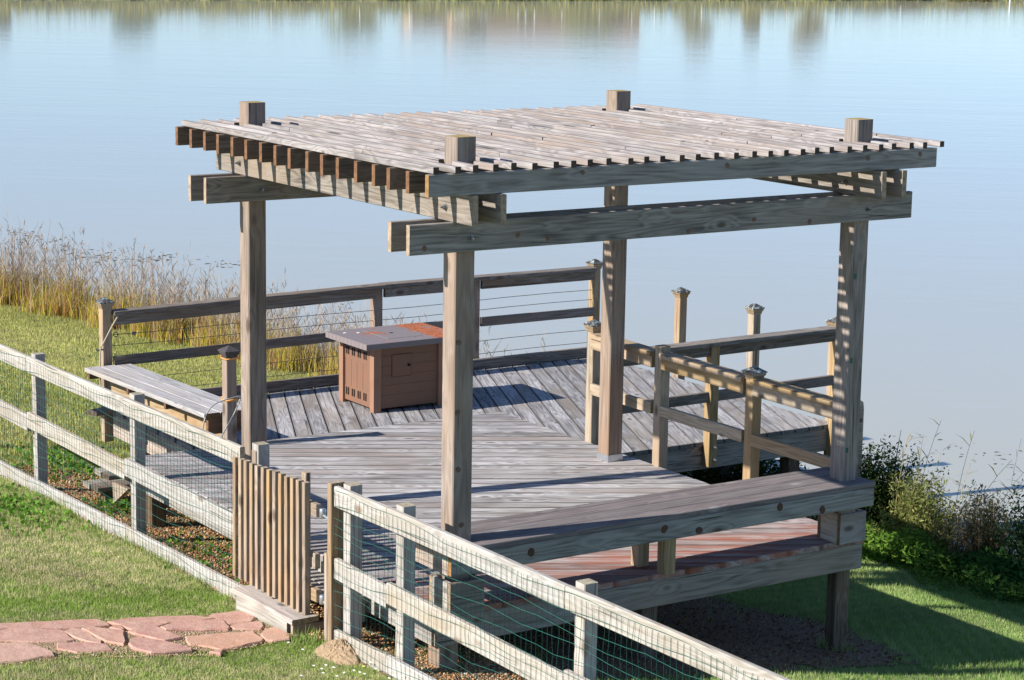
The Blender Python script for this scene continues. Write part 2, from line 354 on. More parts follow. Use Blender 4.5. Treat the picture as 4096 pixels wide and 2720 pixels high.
GRAVP = [(-0.47, 6.9), (-0.47, 0.95), (-0.40, -0.3), (0.35, -0.3), (0.35, 4.2), (0.45, 6.3), (0.0, 7.1)]
tag(link('soil_bed', sheet('soil_bed', SOILP, SOIL, 0.008)), 'bare brown soil under the deck', kind='structure')
tag(link('gravel_bed', sheet('gravel_bed', GRAVP, GRAV, 0.016)), 'orange gravel strip between fence and deck', kind='structure')

# ------------------------------------------------------------------ main deck
W, LD = 3.1522, 2.7598
XL, XR, YN, YF = -0.14, 3.36, -0.012, 4.70
def board_mesh(name, poly, zt, th, o, ang, mat):
    """convex board outline -> prism with a small bevel, in the board's own axes"""
    ca, sa = math.cos(-ang), math.sin(-ang)
    P = [((x-o[0])*ca-(y-o[1])*sa, (x-o[0])*sa+(y-o[1])*ca) for x, y in poly]
    if sum(P[i][0]*P[(i+1) % len(P)][1]-P[(i+1) % len(P)][0]*P[i][1] for i in range(len(P))) < 0: P.reverse()
    n = len(P); cx = sum(p[0] for p in P)/n; cy = sum(p[1] for p in P)/n; b = 0.004
    top = []
    for i in range(n):
        a, c, d = P[i-1], P[i], P[(i+1) % n]
        e1 = Vector((c[0]-a[0], c[1]-a[1])).normalized(); e2 = Vector((d[0]-c[0], d[1]-c[1])).normalized()
        n1 = Vector((-e1.y, e1.x)); n2 = Vector((-e2.y, e2.x)); k = 1+n1.dot(n2); q = (n1+n2)*(b/max(k, 0.3)); top.append((c[0]+q.x, c[1]+q.y))
    V = [(x, y, -th) for x, y in P]+[(x, y, -b) for x, y in P]+[(x, y, 0) for x, y in top]
    F = [tuple(range(n-1, -1, -1)), tuple(range(2*n, 3*n))]
    for i in range(n):
        j = (i+1) % n; F += [(i, j, n+j, n+i), (n+i, n+j, 2*n+j, 2*n+i)]
    return pyd(name, V, F, [mat])
def lay_boards(rects, ang, wd, gap, zt, th, mat, parent, off=0.0):
    ux, uy = math.cos(ang), math.sin(ang); nxv, nyv = -uy, ux; pitch = wd+gap
    for (x0, x1, y0, y1) in rects:
        cs = [(x0, y0), (x1, y0), (x1, y1), (x0, y1)]; ds = [nxv*x+nyv*y for x, y in cs]
        k0 = math.floor((min(ds)-off)/pitch)-1; k1 = math.ceil((max(ds)-off)/pitch)+1
        for k in range(k0, k1):
            a = off+k*pitch; r_ = (R.uniform(-0.006, 0.006), R.uniform(-0.006, 0.006), R.uniform(-0.006, 0.006), R.uniform(-0.006, 0.006))
            p = [(x0+r_[0], y0+r_[1]), (x1+r_[2], y0+r_[1]), (x1+r_[2], y1+r_[3]), (x0+r_[0], y1+r_[3])]
            p = clip(p, nxv, nyv, a+wd)
            p = clip(p, -nxv, -nyv, -a) if len(p) > 2 else p
            if len(p) < 3 or area(p) < 0.004: continue
            o = min(p, key=lambda q: q[0]*ux+q[1]*uy)
            M = Matrix.Translation((o[0], o[1], zt+R.uniform(-0.0015, 0.001))) @ Matrix.Rotation(ang, 4, 'Z')
            link('deck_board', board_mesh('deck_board', p, zt, th, o, ang, mat), parent, None, M)
deck = thing('wooden_deck', (1.6, 2.3, -0.8), 'raised grey deck of diagonal boards under the pergola, red stain below its bench', 'deck')
lay_boards([(XL, XR, YN, YF)], math.radians(-29.6), 0.1355, 0.0085, 0.0, 0.038, W_DECK, deck, 0.02)
plank('rim_joist', (XL+0.01, 0.012, -0.131), (XR-0.01, 0.012, -0.131), 0.04, 0.182, W_BEAM, deck)
plank('rim_joist', (XL+0.012, 0.036, -0.131), (XL+0.012, YF-0.05, -0.131), 0.04, 0.182, W_OLD, deck)
plank('rim_joist', (XR-0.03, 0.036, -0.131), (XR-0.03, YF-0.05, -0.131), 0.04, 0.182, W_BEAM, deck)
plank('rim_joist', (XL+0.04, YF-0.03, -0.131), (XR-0.06, YF-0.03, -0.131), 0.04, 0.182, W_BEAM, deck)
for yy in (0.6, 1.2, 1.8, 2.4, 3.0, 3.6, 4.2):
    plank('joist', (XL+0.036, yy, -0.131), (XR-0.054, yy, -0.131), 0.04, 0.18, W_JOIST, deck)
def dpost(x, y, rot=0.0, s=0.14, top=-0.045, mat=W_POST):
    ux = (math.cos(rot), math.sin(rot), 0)
    return plank('deck_post', (x, y, G(x, y)-0.3), (x, y, top), s, s, mat, deck, up=ux, c=0.006)
dpost(3.235, 0.095, math.radians(-8), 0.115, -0.224, W_BRN)
dpost(-0.03, 0.085, 0, 0.14, -0.224); dpost(1.55, 0.115, 0, 0.13, -0.224, W_JOIST)
for x, y in ((0.0, 2.3), (0.0, 4.5), (1.6, 2.3), (3.22, 2.3), (3.22, 4.5), (1.6, 4.5)): dpost(x, y, 0, 0.13, -0.224, W_BRN)
# boxes wrapped round the pergola post feet
def wrap(x0, y0, z0, h, a, mat_l, mat_f):
    t = 0.03
    plank('post_wrap', (x0+t/2, y0+t+0.002, z0+h/2), (x0+t/2, y0+a-t-0.002, z0+h/2), t, h, mat_l, deck)
    plank('post_wrap', (x0, y0+t/2, z0+h/2), (x0+a, y0+t/2, z0+h/2), t, h, mat_f, deck)
    plank('post_wrap', (x0+a-t/2, y0+t+0.002, z0+h/2), (x0+a-t/2, y0+a-t-0.002, z0+h/2), t, h, mat_l, deck)
    plank('post_wrap', (x0, y0+a-t/2, z0+h/2), (x0+a, y0+a-t/2, z0+h/2), t, h, mat_f, deck)
wrap(-0.137, -0.165, 0.002, 0.225, 0.245, W_OLD, W_BEAM)
wrap(3.066, -0.088, 0.002, 0.215, 0.235, W_STEP, W_BENCH)

# ------------------------------------------------------------------ pergola
perg = thing('pergola', (W/2, LD/2, 0), 'open wooden pergola with slatted flat roof on four square posts', 'pergola')
def nutmesh():
    V, F = lathe([(0.021, 0), (0.021, 0.004), (0.013, 0.0045), (0.013, 0.018), (0.006, 0.0185), (0.006, 0.035)], 8); return pyd('bolt', V, F, [DSTEEL])
NUT = nutmesh()
def bolt(p, d, parent):
    q = Vector(d).to_track_quat('Z', 'Y').to_matrix().to_4x4(); q.translation = Vector(p); return link('bolt', NUT, parent, None, q)
for (px, py, zb) in ((0, LD, 0), (0, 0, 0.004), (W, LD, 0.012), (W, 0, 0.004)):
    po = plank('post', (px, py, zb), (px, py, 2.938+R.uniform(-.004, .004)), 0.14, 0.14, W_POST, perg, up=(1, 0, 0), c=0.007)
    if px < 1 and py < 1: POSTB = po
    if px > 1 and py < 1:    # small green clips stapled to the right front post
        for cxx, cz in ((3.118, 1.876), (3.115, 1.296), (3.112, 0.668)):
            plank('clip', (cxx, -0.0715, cz-0.018), (cxx, -0.0715, cz+0.018), 0.022, 0.004, CLIPG, po, up=(0, 1, 0), c=0.001, jit=0)
    if py > 1:
        a = 0.074
        V = [(-a, -a, 0), (a, -a, 0), (a, a, 0), (-a, a, 0), (-a, -a, .055), (a, -a, .055), (a, a, .055), (-a, a, .055)]
        F = [(0, 1, 5, 4), (1, 2, 6, 5), (2, 3, 7, 6), (3, 0, 4, 7), (3, 2, 1, 0)]
        link('post_base', pyd('post_base', V, F, [STEEL]), po, None, Matrix.Translation((px, py, 0.001)))
bx_ = []
for y, xl in ((-0.092, -0.412), (0.092, -0.43), (LD-0.092, -0.412), (LD+0.092, -0.44)):
    bm = plank('beam', (xl, y, 2.3477), (3.566 if y < 1 else 3.60, y, 2.3477), 0.0385, 0.1806, W_BEAM, perg)
    if y == -0.092: BEAMF = bm
    if y in (-0.092, LD-0.092):
        for x in (0.0, W): bolt((x+0.015, y-0.0195, 2.335), (0, -1, 0), bm)
for x, yl in ((-0.090, -0.322), (0.090, -0.35), (W-0.090, -0.375), (W+0.090, -0.375)):
    bm = plank('beam', (x, yl, 2.530), (x, 3.12, 2.530), 0.0385, 0.182, W_BEAM, perg)
    if x in (-0.090, W-0.090):
        for y in (0.0, LD): bolt((x-0.0195, y-0.02, 2.52), (-1, 0, 0), bm)
for i in range(17):
    y = -0.307+0.02+i*(3.087+0.307)/16
    e0, e1 = R.uniform(-0.012, 0.012), R.uniform(-0.015, 0.015)
    jj = plank('joist', (-0.407+e0, y, 2.688), (3.58+e1, y, 2.688), 0.0385, 0.131, W_JOIST if i else W_KNOT, perg)
    if i == 0: JOISTF = jj
for i in range(30):
    x = -0.358+i*(3.599+0.377)/29+R.uniform(-0.006, 0.006); y0 = -0.318+R.uniform(-0.03, 0.02); y1 = 3.13+R.uniform(-0.02, 0.03); z = 2.7745
    segs = [y0, y0+R.uniform(0.5, 2.6), y1] if R.random() < 0.8 else [y0, y0+R.uniform(0.5, 1.2), y0+R.uniform(1.7, 2.6), y1]
    if 0 < 1:
        for px, py in ((0, 0), (W, 0), (0, LD), (W, LD)):       # cut where a post comes through
            if abs(x-px) < 0.092:
                segs = [s for s in segs if abs(s-py) > 0.15]; segs += [py-0.074, py+0.074]
        segs.sort(); k = 0
        while k < len(segs)-1:
            a, b = segs[k], segs[k+1]
            if any(abs(x-px) < 0.092 and abs((a+b)/2-py) < 0.05 for px, py in ((0, 0), (W, 0), (0, LD), (W, LD))): k += 1; continue
            if b-a > 0.05: plank('batten', (x+R.uniform(-.004, .004), a+0.002, z+R.uniform(-.001, .004)), (x+R.uniform(-.004, .004), b-0.002, z+R.uniform(-.001, .004)), 0.039, 0.039, W_BATTEN, perg, c=0.003)
            k += 1
# ------------------------------------------------------------------ front bench on the deck
bn = thing('deck_bench', (1.55, 0.03, 0), 'long grey bench along the front deck edge between two pergola posts', 'bench')
for y, ww in ((-0.115, 0.14), (0.03, 0.14), (0.175, 0.14), (0.284, 0.066)):
    plank('seat_board', (-0.165, y, 0.431), (3.285, y, 0.431), ww, 0.038, W_BTOP, bn)
FASC = plank('fascia', (-0.145, -0.165, 0.344), (3.275, -0.165, 0.344), 0.038, 0.13, W_KNOT, bn)
plank('fascia', (-0.145, 0.285, 0.344), (3.2, 0.285, 0.344), 0.038, 0.13, W_BEAM, bn)
plank('fascia', (-0.126, -0.144, 0.338), (-0.126, 0.264, 0.338), 0.036, 0.135, W_STEP, bn)
for x, y in ((1.624, -0.015), (1.585, 0.225)):
    plank('leg', (x, y, 0.0), (x, y, 0.411), 0.089, 0.089, W_PINE, bn, up=(1, 0, 0))
# large knots showing on the boards that face the camera
KNOTM = plain('dark_knot', (0.085, 0.045, 0.028), 0.8, 0, 0.5, 55); KNOTL = plain('brown_knot', (0.17, 0.105, 0.07), 0.8, 0, 0.45, 60)
def knot(parent, x, y, z, r, mat):
    n = 12; V = [(0, -0.0022, 0)]; a0 = R.uniform(0, 6)
    for k in range(n): q = 2*math.pi*k/n; rr_ = r*(1+0.10*math.sin(2*q+a0)+R.uniform(-.05, .05)); V.append((rr_*1.05*math.cos(q), 0.0, rr_*math.sin(q)))
    link('knot', pyd('knot', V, [(0, 1+k, 1+(k+1) % n) for k in range(n)], [mat]), parent, None, Matrix.Translation((x, y, z)))
FKN = ((0.437, 0.352), (1.47, 0.36), (1.755, 0.312), (2.435, 0.380), (2.811, 0.312))
BKN = ((2.184, 2.324), (2.657, 2.283), (0.348, 2.335), (0.569, 2.302), (-0.31, 2.295), (1.65, 2.278))
JKN = ((1.791, 2.713), (2.971, 2.707), (3.434, 2.715), (0.679, 2.72))
PBK = ((-0.040, 1.701), (-0.042, 1.27), (-0.033, 0.913), (-0.005, 0.56))
for x, z in FKN: knot(FASC, x, -0.1853, z, 0.027, KNOTM)
for x, z in BKN: knot(BEAMF, x, -0.1126, z, 0.017, KNOTL)
for x, z in JKN: knot(JOISTF, x, -0.3078, z, 0.016, KNOTL)
for x, z in PBK: knot(POSTB, x, -0.0717, z, 0.018, KNOTL)
# ------------------------------------------------------------------ dock (lower rear deck)
ZB = -0.15
dock = thing('dock', (3.4, 5.3, -1.5), 'lower silver grey dock behind the pergola reaching out over the water', 'dock')
lay_boards([(0.72, 6.085, YF+0.006, 7.08), (XR+0.02, 6.085, 3.405, YF+0.003)], math.radians(66), 0.1385, 0.008, ZB, 0.038, W_DOCK, dock, 0.05)
plank('rim_joist', (XR+0.01, 3.44, ZB-0.145), (6.06, 3.44, ZB-0.145), 0.04, 0.205, W_BEAM, dock)
plank('rim_joist', (0.745, YF+0.02, ZB-0.145), (0.745, 7.04, ZB-0.145), 0.04, 0.205, W_STEP, dock)
plank('rim_joist', (0.77, 7.05, ZB-0.145), (6.06, 7.05, ZB-0.145), 0.04, 0.205, W_DARK, dock)
plank('rim_joist', (6.055, 3.47, ZB-0.145), (6.055, 7.02, ZB-0.145), 0.04, 0.205, W_DARK, dock)
for yy in (4.1, 4.9, 5.6, 6.3):
    plank('joist', (0.77 if yy > 4.7 else XR+0.02, yy, ZB-0.13), (6.03, yy, ZB-0.13), 0.04, 0.18, W_JOIST, dock)
plank('kick_board', (0.76, 7.035, ZB+0.055), (6.02, 7.035, ZB+0.055), 0.038, 0.10, W_DARK, dock)
for x, y in ((0.95, 5.0), (0.76, 6.38), (2.6, 6.9), (4.3, 6.9), (5.9, 6.9), (5.75, 4.55), (5.75, 3.6), (4.4, 3.7), (4.3, 5.2)):
    plank('dock_post', (x, y, min(G(x, y), ZW)-0.4), (x, y, ZB-0.045), 0.13, 0.13, W_PINE if x < 1 else W_JOIST, dock, up=(1, 0, 0))
# ------------------------------------------------------------------ railings
def capmesh(name, m1, m2, s=0.062):
    V, F, fm = [], [], []
    prof = [(0.048, -0.055), (0.052, -0.03), (s, -0.018), (s, -0.004), (s*1.12, -0.002), (s*1.12, 0.006), (0.004, 0.045)]
    for r, z in prof:
        V += [(-r, -r, z), (r, -r, z), (r, r, z), (-r, r, z)]
    for i in range(len(prof)-1):
        for k in range(4): F.append((i*4+k, i*4+(k+1) % 4, (i+1)*4+(k+1) % 4, (i+1)*4+k)); fm.append(0 if i < 3 else 1)
    F += [(3, 2, 1, 0), tuple(len(V)-4+k for k in range(4))]; fm += [0, 1]
    return pyd(name, V, F, [m1, m2], fm=fm)
CAP = capmesh('post_cap', W_PINE, COPPER); CAPD = capmesh('post_cap', BLACKM, BLACKM)
def rpost(x, y, z0, z1, parent, mat, cap=None, s=0.089, name='post'):
    p = plank(name, (x, y, z0), (x, y, z1), s, s, mat, parent, up=(1, 0, 0), c=0.004)
    if cap: link('post_cap', cap, p, None, Matrix.Translation((x, y, z1+0.004)))
    return p
# side railing on the right edge of the main deck
rl = thing('side_railing', (3.36, 2.0, 0), 'yellow pine railing on the right deck edge under the pergola roof', 'railing')
rpost(3.40, 3.36, -0.1, 0.975, rl, W_PINE, CAP); rpost(3.385, 2.41, -0.1, 0.963, rl, W_PINE); rpost(3.385, 1.28, -0.35, 0.95, rl, W_PINE, CAP)
for (ya, yb) in ((3.30, 2.47), (2.35, 1.335), (1.225, 0.20)):
    e = R.uniform(-0.006, 0.006)
    plank('cap_rail', (3.37, ya+(0.0), 0.900+e), (3.37, yb, 0.892), 0.135, 0.038, W_PINE, rl)
    plank('top_rail', (3.345, ya, 0.835+e), (3.345, yb, 0.828), 0.038, 0.09, W_PINE, rl)
    plank('mid_rail', (3.345, ya, 0.455+e), (3.345, yb, 0.458), 0.038, 0.09, W_PINE, rl)
# front railing of the dock
rd = thing('dock_railing', (4.8, 3.4, ZB), 'brown grey railing along the near edge of the dock, beyond the side railing', 'railing')
YD = 3.36
plank('cap_rail', (3.47, YD, 0.712), (6.02, YD, 0.722), 0.14, 0.038, W_DARK, rd)
plank('top_rail', (3.47, YD+0.005, 0.648), (4.60, YD+0.005, 0.650), 0.038, 0.09, W_DARK, rd); plank('top_rail', (4.70, YD+0.005, 0.650), (6.0, YD+0.005, 0.658), 0.038, 0.09, W_DARK, rd)
plank('mid_rail', (3.47, YD+0.005, 0.245), (4.60, YD+0.005, 0.250), 0.038, 0.09, W_DARK, rd); plank('mid_rail', (4.70, YD+0.005, 0.252), (6.0, YD+0.005, 0.262), 0.038, 0.09, W_DARK, rd)
p = rpost(4.65, YD+0.01, -0.36, 0.692, rd, W_PINE)
for zz in (-0.19, -0.30): bolt((4.665, YD-0.036, zz), (0, -1, 0), p)
rpost(6.06, YD+0.02, -0.5, 0.775, rd, W_PINE, CAP)
# rear cable railing
rr = thing('cable_railing', (3.4, 7.09, ZB), 'dark weathered railing with thin steel cables along the lake side of the dock', 'railing')
ps = [(0.700, CAP, 0.815, W_GATE), (3.489, None, 0.74, W_POST), (4.598, None, 0.75, W_POST), (6.06, CAP, 0.80, W_PINE)]
for x, cp, zt, mt in ps: rpost(x, 7.12, ZB-0.3, zt, rr, mt, cp)
for xa, xb, za, zb in ((0.75, 3.53, 0.725, 0.762), (3.534, 6.01, 0.765, 0.755)):
    plank('cap_rail', (xa, 7.08, za), (xb, 7.08, zb), 0.135, 0.038, W_DARK, rr)
for xa, xb, za, zb in ((0.75, 3.44, 0.660, 0.697), (3.54, 4.55, 0.697, 0.695), (4.645, 6.01, 0.695, 0.690)):
    plank('top_rail', (xa, 7.06, za), (xb, 7.06, zb), 0.038, 0.09, W_DARK, rr)
    plank('mid_rail', (xa, 7.06, za-0.375), (xb, 7.06, zb-0.375), 0.038, 0.09, W_DARK, rr)
for z in (0.520, 0.420, 0.105, -0.025):
    pts = [(0.74+i*0.53, 7.10, z+0.015*i/10-0.006*math.sin(i*1.3)) for i in range(11)]
    V, F = tube(pts, 0.0032, 5); link('cable', pyd('cable', V, F, [CABLE]), rr)
V, F = tube([(0.79+0.022*math.cos(a), 7.10, 0.52+0.022*math.sin(a)) for a in np.linspace(0, 2*math.pi, 10)[:-1]], 0.005, 5, True)
link('eye_bolt', pyd('eye_bolt', V, F, [DSTEEL]), rr)
V, F = lathe([(0.012, 0), (0.016, 0.004), (0.016, 0.03), (0.012, 0.035)], 6); link('cable_clamp', pyd('cable_clamp', V, F, [DSTEEL]), rr, None, Matrix.Translation((0.95, 7.10, 0.515)) @ Matrix.Rotation(math.pi/2, 4, 'Y'))
# mooring posts past the dock's right end
for (x, y, zt, lb) in ((6.155, 5.79, 0.69, 'leftmost capped mooring post rising from the lake behind the dock'), (6.155, 4.66, 0.70, 'middle capped mooring post rising behind the dock railing'), (6.155, 3.52, 0.745, 'capped mooring post half hidden behind the right pergola post')):
    t = thing('mooring_post', (x, y, ZW-0.3), lb, 'mooring post', 'capped mooring posts along the dock end')
    rpost(x, y, ZW-0.5, zt, t, W_PINE, CAP)
V, F = lathe([(0.085, -1.4), (0.082, -0.02), (0.074, 0.04), (0.03, 0.07)], 10)
tag(link('piling', pyd('piling', V, F, [W_PINE], True), None, None, Matrix.Translation((6.26, 3.335, 0.0))), 'round weathered piling beside the right pergola post', 'piling')
# ------------------------------------------------------------------ left bench on the dock
lb_ = thing('plank_bench', (0.7, 5.9, ZB), 'pale plank bench at the left end of the dock', 'bench')
def bxl(y): return 0.56-(y-4.78)*0.046
for k in range(3):
    o_ = 0.071+k*0.147
    plank('seat_board', (bxl(4.78)+o_, 4.78, 0.241), (bxl(7.03)+o_, 7.03-0.012*k, 0.241), 0.142, 0.038, W_SEAT, lb_)
plank('end_fascia', (0.60, 4.81, 0.150), (0.96, 4.81, 0.150), 0.038, 0.14, W_JOIST, lb_)
plank('back_fascia', (0.76, 4.84, 0.125), (0.68, 6.95, 0.125), 0.038, 0.19, W_PINE, lb_)
for y in (5.5, 6.2, 6.97): plank('bracket', (bxl(y)+0.012, y, 0.194), (bxl(y)+0.16, y, 0.194), 0.04, 0.055, W_JOIST, lb_)
for y in (5.05, 5.9, 6.7): plank('leg', (0.82, y, ZB), (0.82, y, 0.22), 0.04, 0.089, W_JOIST, lb_, up=(0, 1, 0))
plank('side_shelf', (0.26, 6.42, -0.02), (0.75, 6.60, -0.02), 0.14, 0.036, W_DARK, lb_)
# capped post with cords
cp_ = thing('cord_post', (0.735, 4.695, 0), 'square post with black pyramid cap and orange cord near the left bench', 'post')
rpost(0.735, 4.672, 0.002, 0.778, cp_, W_POST, CAPD)
def ringpts(cx, cy, z, h, k=4, wob=0.0):
    P = []
    for i in range(k*4):
        q = i % 4; c = [(-h, -h), (h, -h), (h, h), (-h, h)][q]; P.append((cx+c[0], cy+c[1], z+0.008*math.sin(i*1.1)+0.006*(i//4)))
    return P
for z, lab in ((0.725, 'orange cord wound twice round the black capped post just under its cap'), (0.385, 'orange cord wound round the black capped post at seat height')):
    V, F = tube(ringpts(0.735, 4.672, z, 0.051, 2), 0.006, 6)
    tag(link('orange_cord', pyd('orange_cord', V, F, [CORDO], True)), lab, 'cord', 'orange cords tied round a post')
def curve(name, ctrl, r, mat, n=24):
    C_ = [Vector(c) for c in ctrl]; pts = []
    for i in range(len(C_)-1):
        p0 = C_[max(i-1, 0)]; p1 = C_[i]; p2 = C_[i+1]; p3 = C_[min(i+2, len(C_)-1)]
        for s in range(n//(len(C_)-1)+1):
            t = s/(n//(len(C_)-1)+1); pts.append(0.5*((2*p1)+(p2-p0)*t+(2*p0-5*p1+4*p2-p3)*t*t+(3*p1-p0-3*p2+p3)*t**3))
    pts.append(C_[-1]); V, F = tube(pts, r, 6); return pyd(name, V, F, [mat], True)
tag(link('grey_cable', curve('grey_cable', [(0.80, 4.60, 0.42), (0.66, 4.60, 0.40), (0.56, 4.62, 0.36), (0.49, 4.62, 0.26), (0.455, 4.60, 0.10), (0.47, 4.60, -0.02)], 0.0055, CORDG)), 'grey cable bowing down from the black capped post over the bench end', 'cable')
tag(link('grey_cable', curve('grey_cable', [(0.80, 4.605, 0.40), (0.735, 4.60, 0.27), (0.65, 4.60, 0.14), (0.55, 4.59, 0.01)], 0.0055, CORDG)), 'straight grey cable slanting down across the front of the black capped post', 'cable')
tag(link('tan_rope', curve('tan_rope', [(0.78, 7.02, 0.70), (0.72, 7.03, 0.60), (0.655, 7.05, 0.47), (0.625, 7.06, 0.40), (0.60, 7.02, 0.20), (0.59, 6.98, -0.05)], 0.007, ROPE)), 'tan rope hanging from the corner post of the cable railing', 'rope')
V, F = tube([(0.66, 7.075, 0.40), (0.60, 7.07, 0.395), (0.585, 7.07, 0.41)], 0.008, 6); link('cleat', pyd('cleat', V, F, [DSTEEL]), rr)
# ------------------------------------------------------------------ fire table
def rust_top():
    m, t, N, L, B = newmat('rusted_grey_lid')
    g = N.new('ShaderNodeNewGeometry').outputs['Position']; s = N.new('ShaderNodeSeparateXYZ'); L.new(g, s.inputs[0])
    n1 = noise(N, L, vmul(N, L, g, (9, 3.2, 9)), 1, 5, 0.65, 0.5); n2 = noise(N, L, g, 30, 4, 0.7)
    r = mrange(N, L, s.outputs[0], 3.22, 3.30)                                   # the right end has rusted through
    a = mth(N, L, 'MULTIPLY', r, mrange(N, L, n1, 0.40, 0.47))
    b = mth(N, L, 'MULTIPLY', mrange(N, L, n1, 0.605, 0.63), mrange(N, L, s.outputs[0], 2.72, 2.80))
    f = mth(N, L, 'MAXIMUM', a, b)
    up = N.new('ShaderNodeSeparateXYZ'); L.new(N.new('ShaderNodeNewGeometry').outputs['Normal'], up.inputs[0])
    f = mth(N, L, 'MULTIPLY', f, mrange(N, L, up.outputs[2], 0.6, 0.9))
    rc = ramp(N, [(0.35, (0.19, 0.045, 0.015)), (0.6, (0.50, 0.15, 0.04)), (0.8, (0.60, 0.24, 0.08))]); L.new(n2, rc.inputs[0])
    ln = mth(N, L, 'SINE', mth(N, L, 'MULTIPLY', s.outputs[1], 90)); base = mixc(N, L, mrange(N, L, ln, -1, 1), (0.20, 0.165, 0.162), (0.235, 0.197, 0.193))
    L.new(mixc(N, L, f, base, rc.outputs[0]), B.inputs['Base Color']); B.inputs['Roughness'].default_value = 0.6; return m
def rust_body(name, col):
    m, t, N, L, B = newmat(name)
    tc = N.new('ShaderNodeTexCoord').outputs['Object']
    n1 = noise(N, L, vmul(N, L, tc, (3, 3, 5)), 1, 4, 0.6); n2 = noise(N, L, tc, 160, 2, 0.5)
    c = mixc(N, L, mrange(N, L, n1, 0.5, 0.85), col, (0.25, 0.11, 0.055)); c = mixc(N, L, 1.0, c, mixc(N, L, n2, (0.8, 0.8, 0.8), (1.15, 1.15, 1.15)), 'MULTIPLY')
    L.new(c, B.inputs['Base Color']); B.inputs['Roughness'].default_value = 0.7; return m
LID = rust_top(); BODY = rust_body('brown_panel', (0.215, 0.112, 0.068)); LEGM = rust_body('tan_leg_metal', (0.31, 0.17, 0.105)); SEAM = plain('dark_seam', (0.10, 0.056, 0.037), 0.8)
ft = thing('fire_table', (3.05, 6.05, ZB), 'rusty brown metal fire pit table with a flat grey rust stained lid', 'fire table')
bx0, bx1, by0, by1 = 2.685, 3.44, 5.75, 6.40
def box(name, x0, x1, y0, y1, z0, z1, mat, parent, c=0.003):
    return plank(name, (x0, (y0+y1)/2, (z0+z1)/2), (x1, (y0+y1)/2, (z0+z1)/2), y1-y0, z1-z0, mat, parent, c=c, jit=0)
for x, y in ((bx0, by0), (bx1-0.075, by0), (bx0, by1-0.075), (bx1-0.075, by1-0.075)): box('leg', x, x+0.075, y, y+0.075, ZB, 0.452, LEGM, ft)
sp = box('side_panel', bx0+0.022, bx0+0.04, by0+0.076, by1-0.076, ZB+0.03, 0.44, BODY, ft)
for z in (0.345, -0.035):
    for k in range(4):
        for d in (-0.018, 0.018):
            y = by1-0.13-k*0.108+d; box('vent_slot', bx0+0.016, bx0+0.0225, y-0.0075, y+0.0075, z-0.035, z+0.035, DARKH, sp, c=0.003)  # slightly proud blocks; the slots' inner shade is put into their colour
for k in range(4):
    y = by1-0.13-k*0.108+0.042; box('seam', bx0+0.0205, bx0+0.0222, y-0.0012, y+0.0012, 0.02, 0.27, SEAM, sp, c=0.0003)
fp = box('front_panel', bx0+0.076, bx1-0.076, by0+0.022, by0+0.04, ZB+0.03, 0.44, BODY, ft)
for k, z in enumerate((0.0, 0.09, 0.18, 0.27, 0.36)): box('seam', bx0+0.09, bx1-0.09, by0+0.0205, by0+0.0222, z-0.001, z+0.001, SEAM, fp, c=0.0003)
dr = box('door', 2.885, 3.085, by0+0.015, by0+0.0225, 0.165, 0.365, BODY, ft)
for a in ((2.880, 2.8845, 0.16, 0.37), (3.0855, 3.090, 0.16, 0.37)): box('door_gap', a[0], a[1], by0+0.019, by0+0.0223, a[2], a[3], SEAM, dr, c=0.0005)
for a in ((0.160, 0.1645), (0.3655, 0.370)): box('door_gap', 2.880, 3.090, by0+0.0188, by0+0.0221, a[0], a[1], SEAM, dr, c=0.0005)
V, F = lathe([(0.008, 0), (0.014, 0.006), (0.014, 0.014), (0.006, 0.018)], 10); link('knob', pyd('knob', V, F, [DARKH]), dr, None, Matrix.Translation((3.055, by0+0.015, 0.262)) @ Matrix.Rotation(math.pi/2, 4, 'X'))
box('side_panel', bx1-0.04, bx1-0.022, by0+0.076, by1-0.076, ZB+0.03, 0.44, BODY, ft); box('back_panel', bx0+0.076, bx1-0.076, by1-0.04, by1-0.022, ZB+0.03, 0.44, BODY, ft)
box('apron', bx0+0.02, bx1-0.02, by0+0.02, by1-0.02, 0.436, 0.456, SEAM, ft)
ld = box('lid', 2.545, 3.565, 5.635, 6.40, 0.457, 0.51, LID, ft, c=0.004)
box('lid_hatch', 2.86, 3.22, 5.80, 6.28, 0.507, 0.513, LID, ft, c=0.002)
V, F = lathe([(0.020, 0), (0.020, 0.002)], 12); link('finger_hole', pyd('finger_hole', V, F, [DARKH]), ft, None, Matrix.Translation((3.03, 6.04, 0.5125)))  # raised disc, no opening: the hole's darkness is only painted
for i, (x, y) in enumerate(((2.657, 6.241), (2.767, 6.189))):
    Vp = [(-.016, -.010, 0), (.014, -.014, .001), (.022, .004, 0), (.004, .014, .002), (-.014, .009, 0), (0, 0, .006)]
    tag(link('white_dropping', pyd('white_dropping', Vp, [(0, 1, 5), (1, 2, 5), (2, 3, 5), (3, 4, 5), (4, 0, 5)], [plain('white_fleck', (0.8, 0.8, 0.8), 0.7)]), None, None, Matrix.Translation((x, y, 0.511))), ('white fleck nearest the left end of the rusty lid', 'second white fleck, further right on the rusty lid')[i], 'fleck')
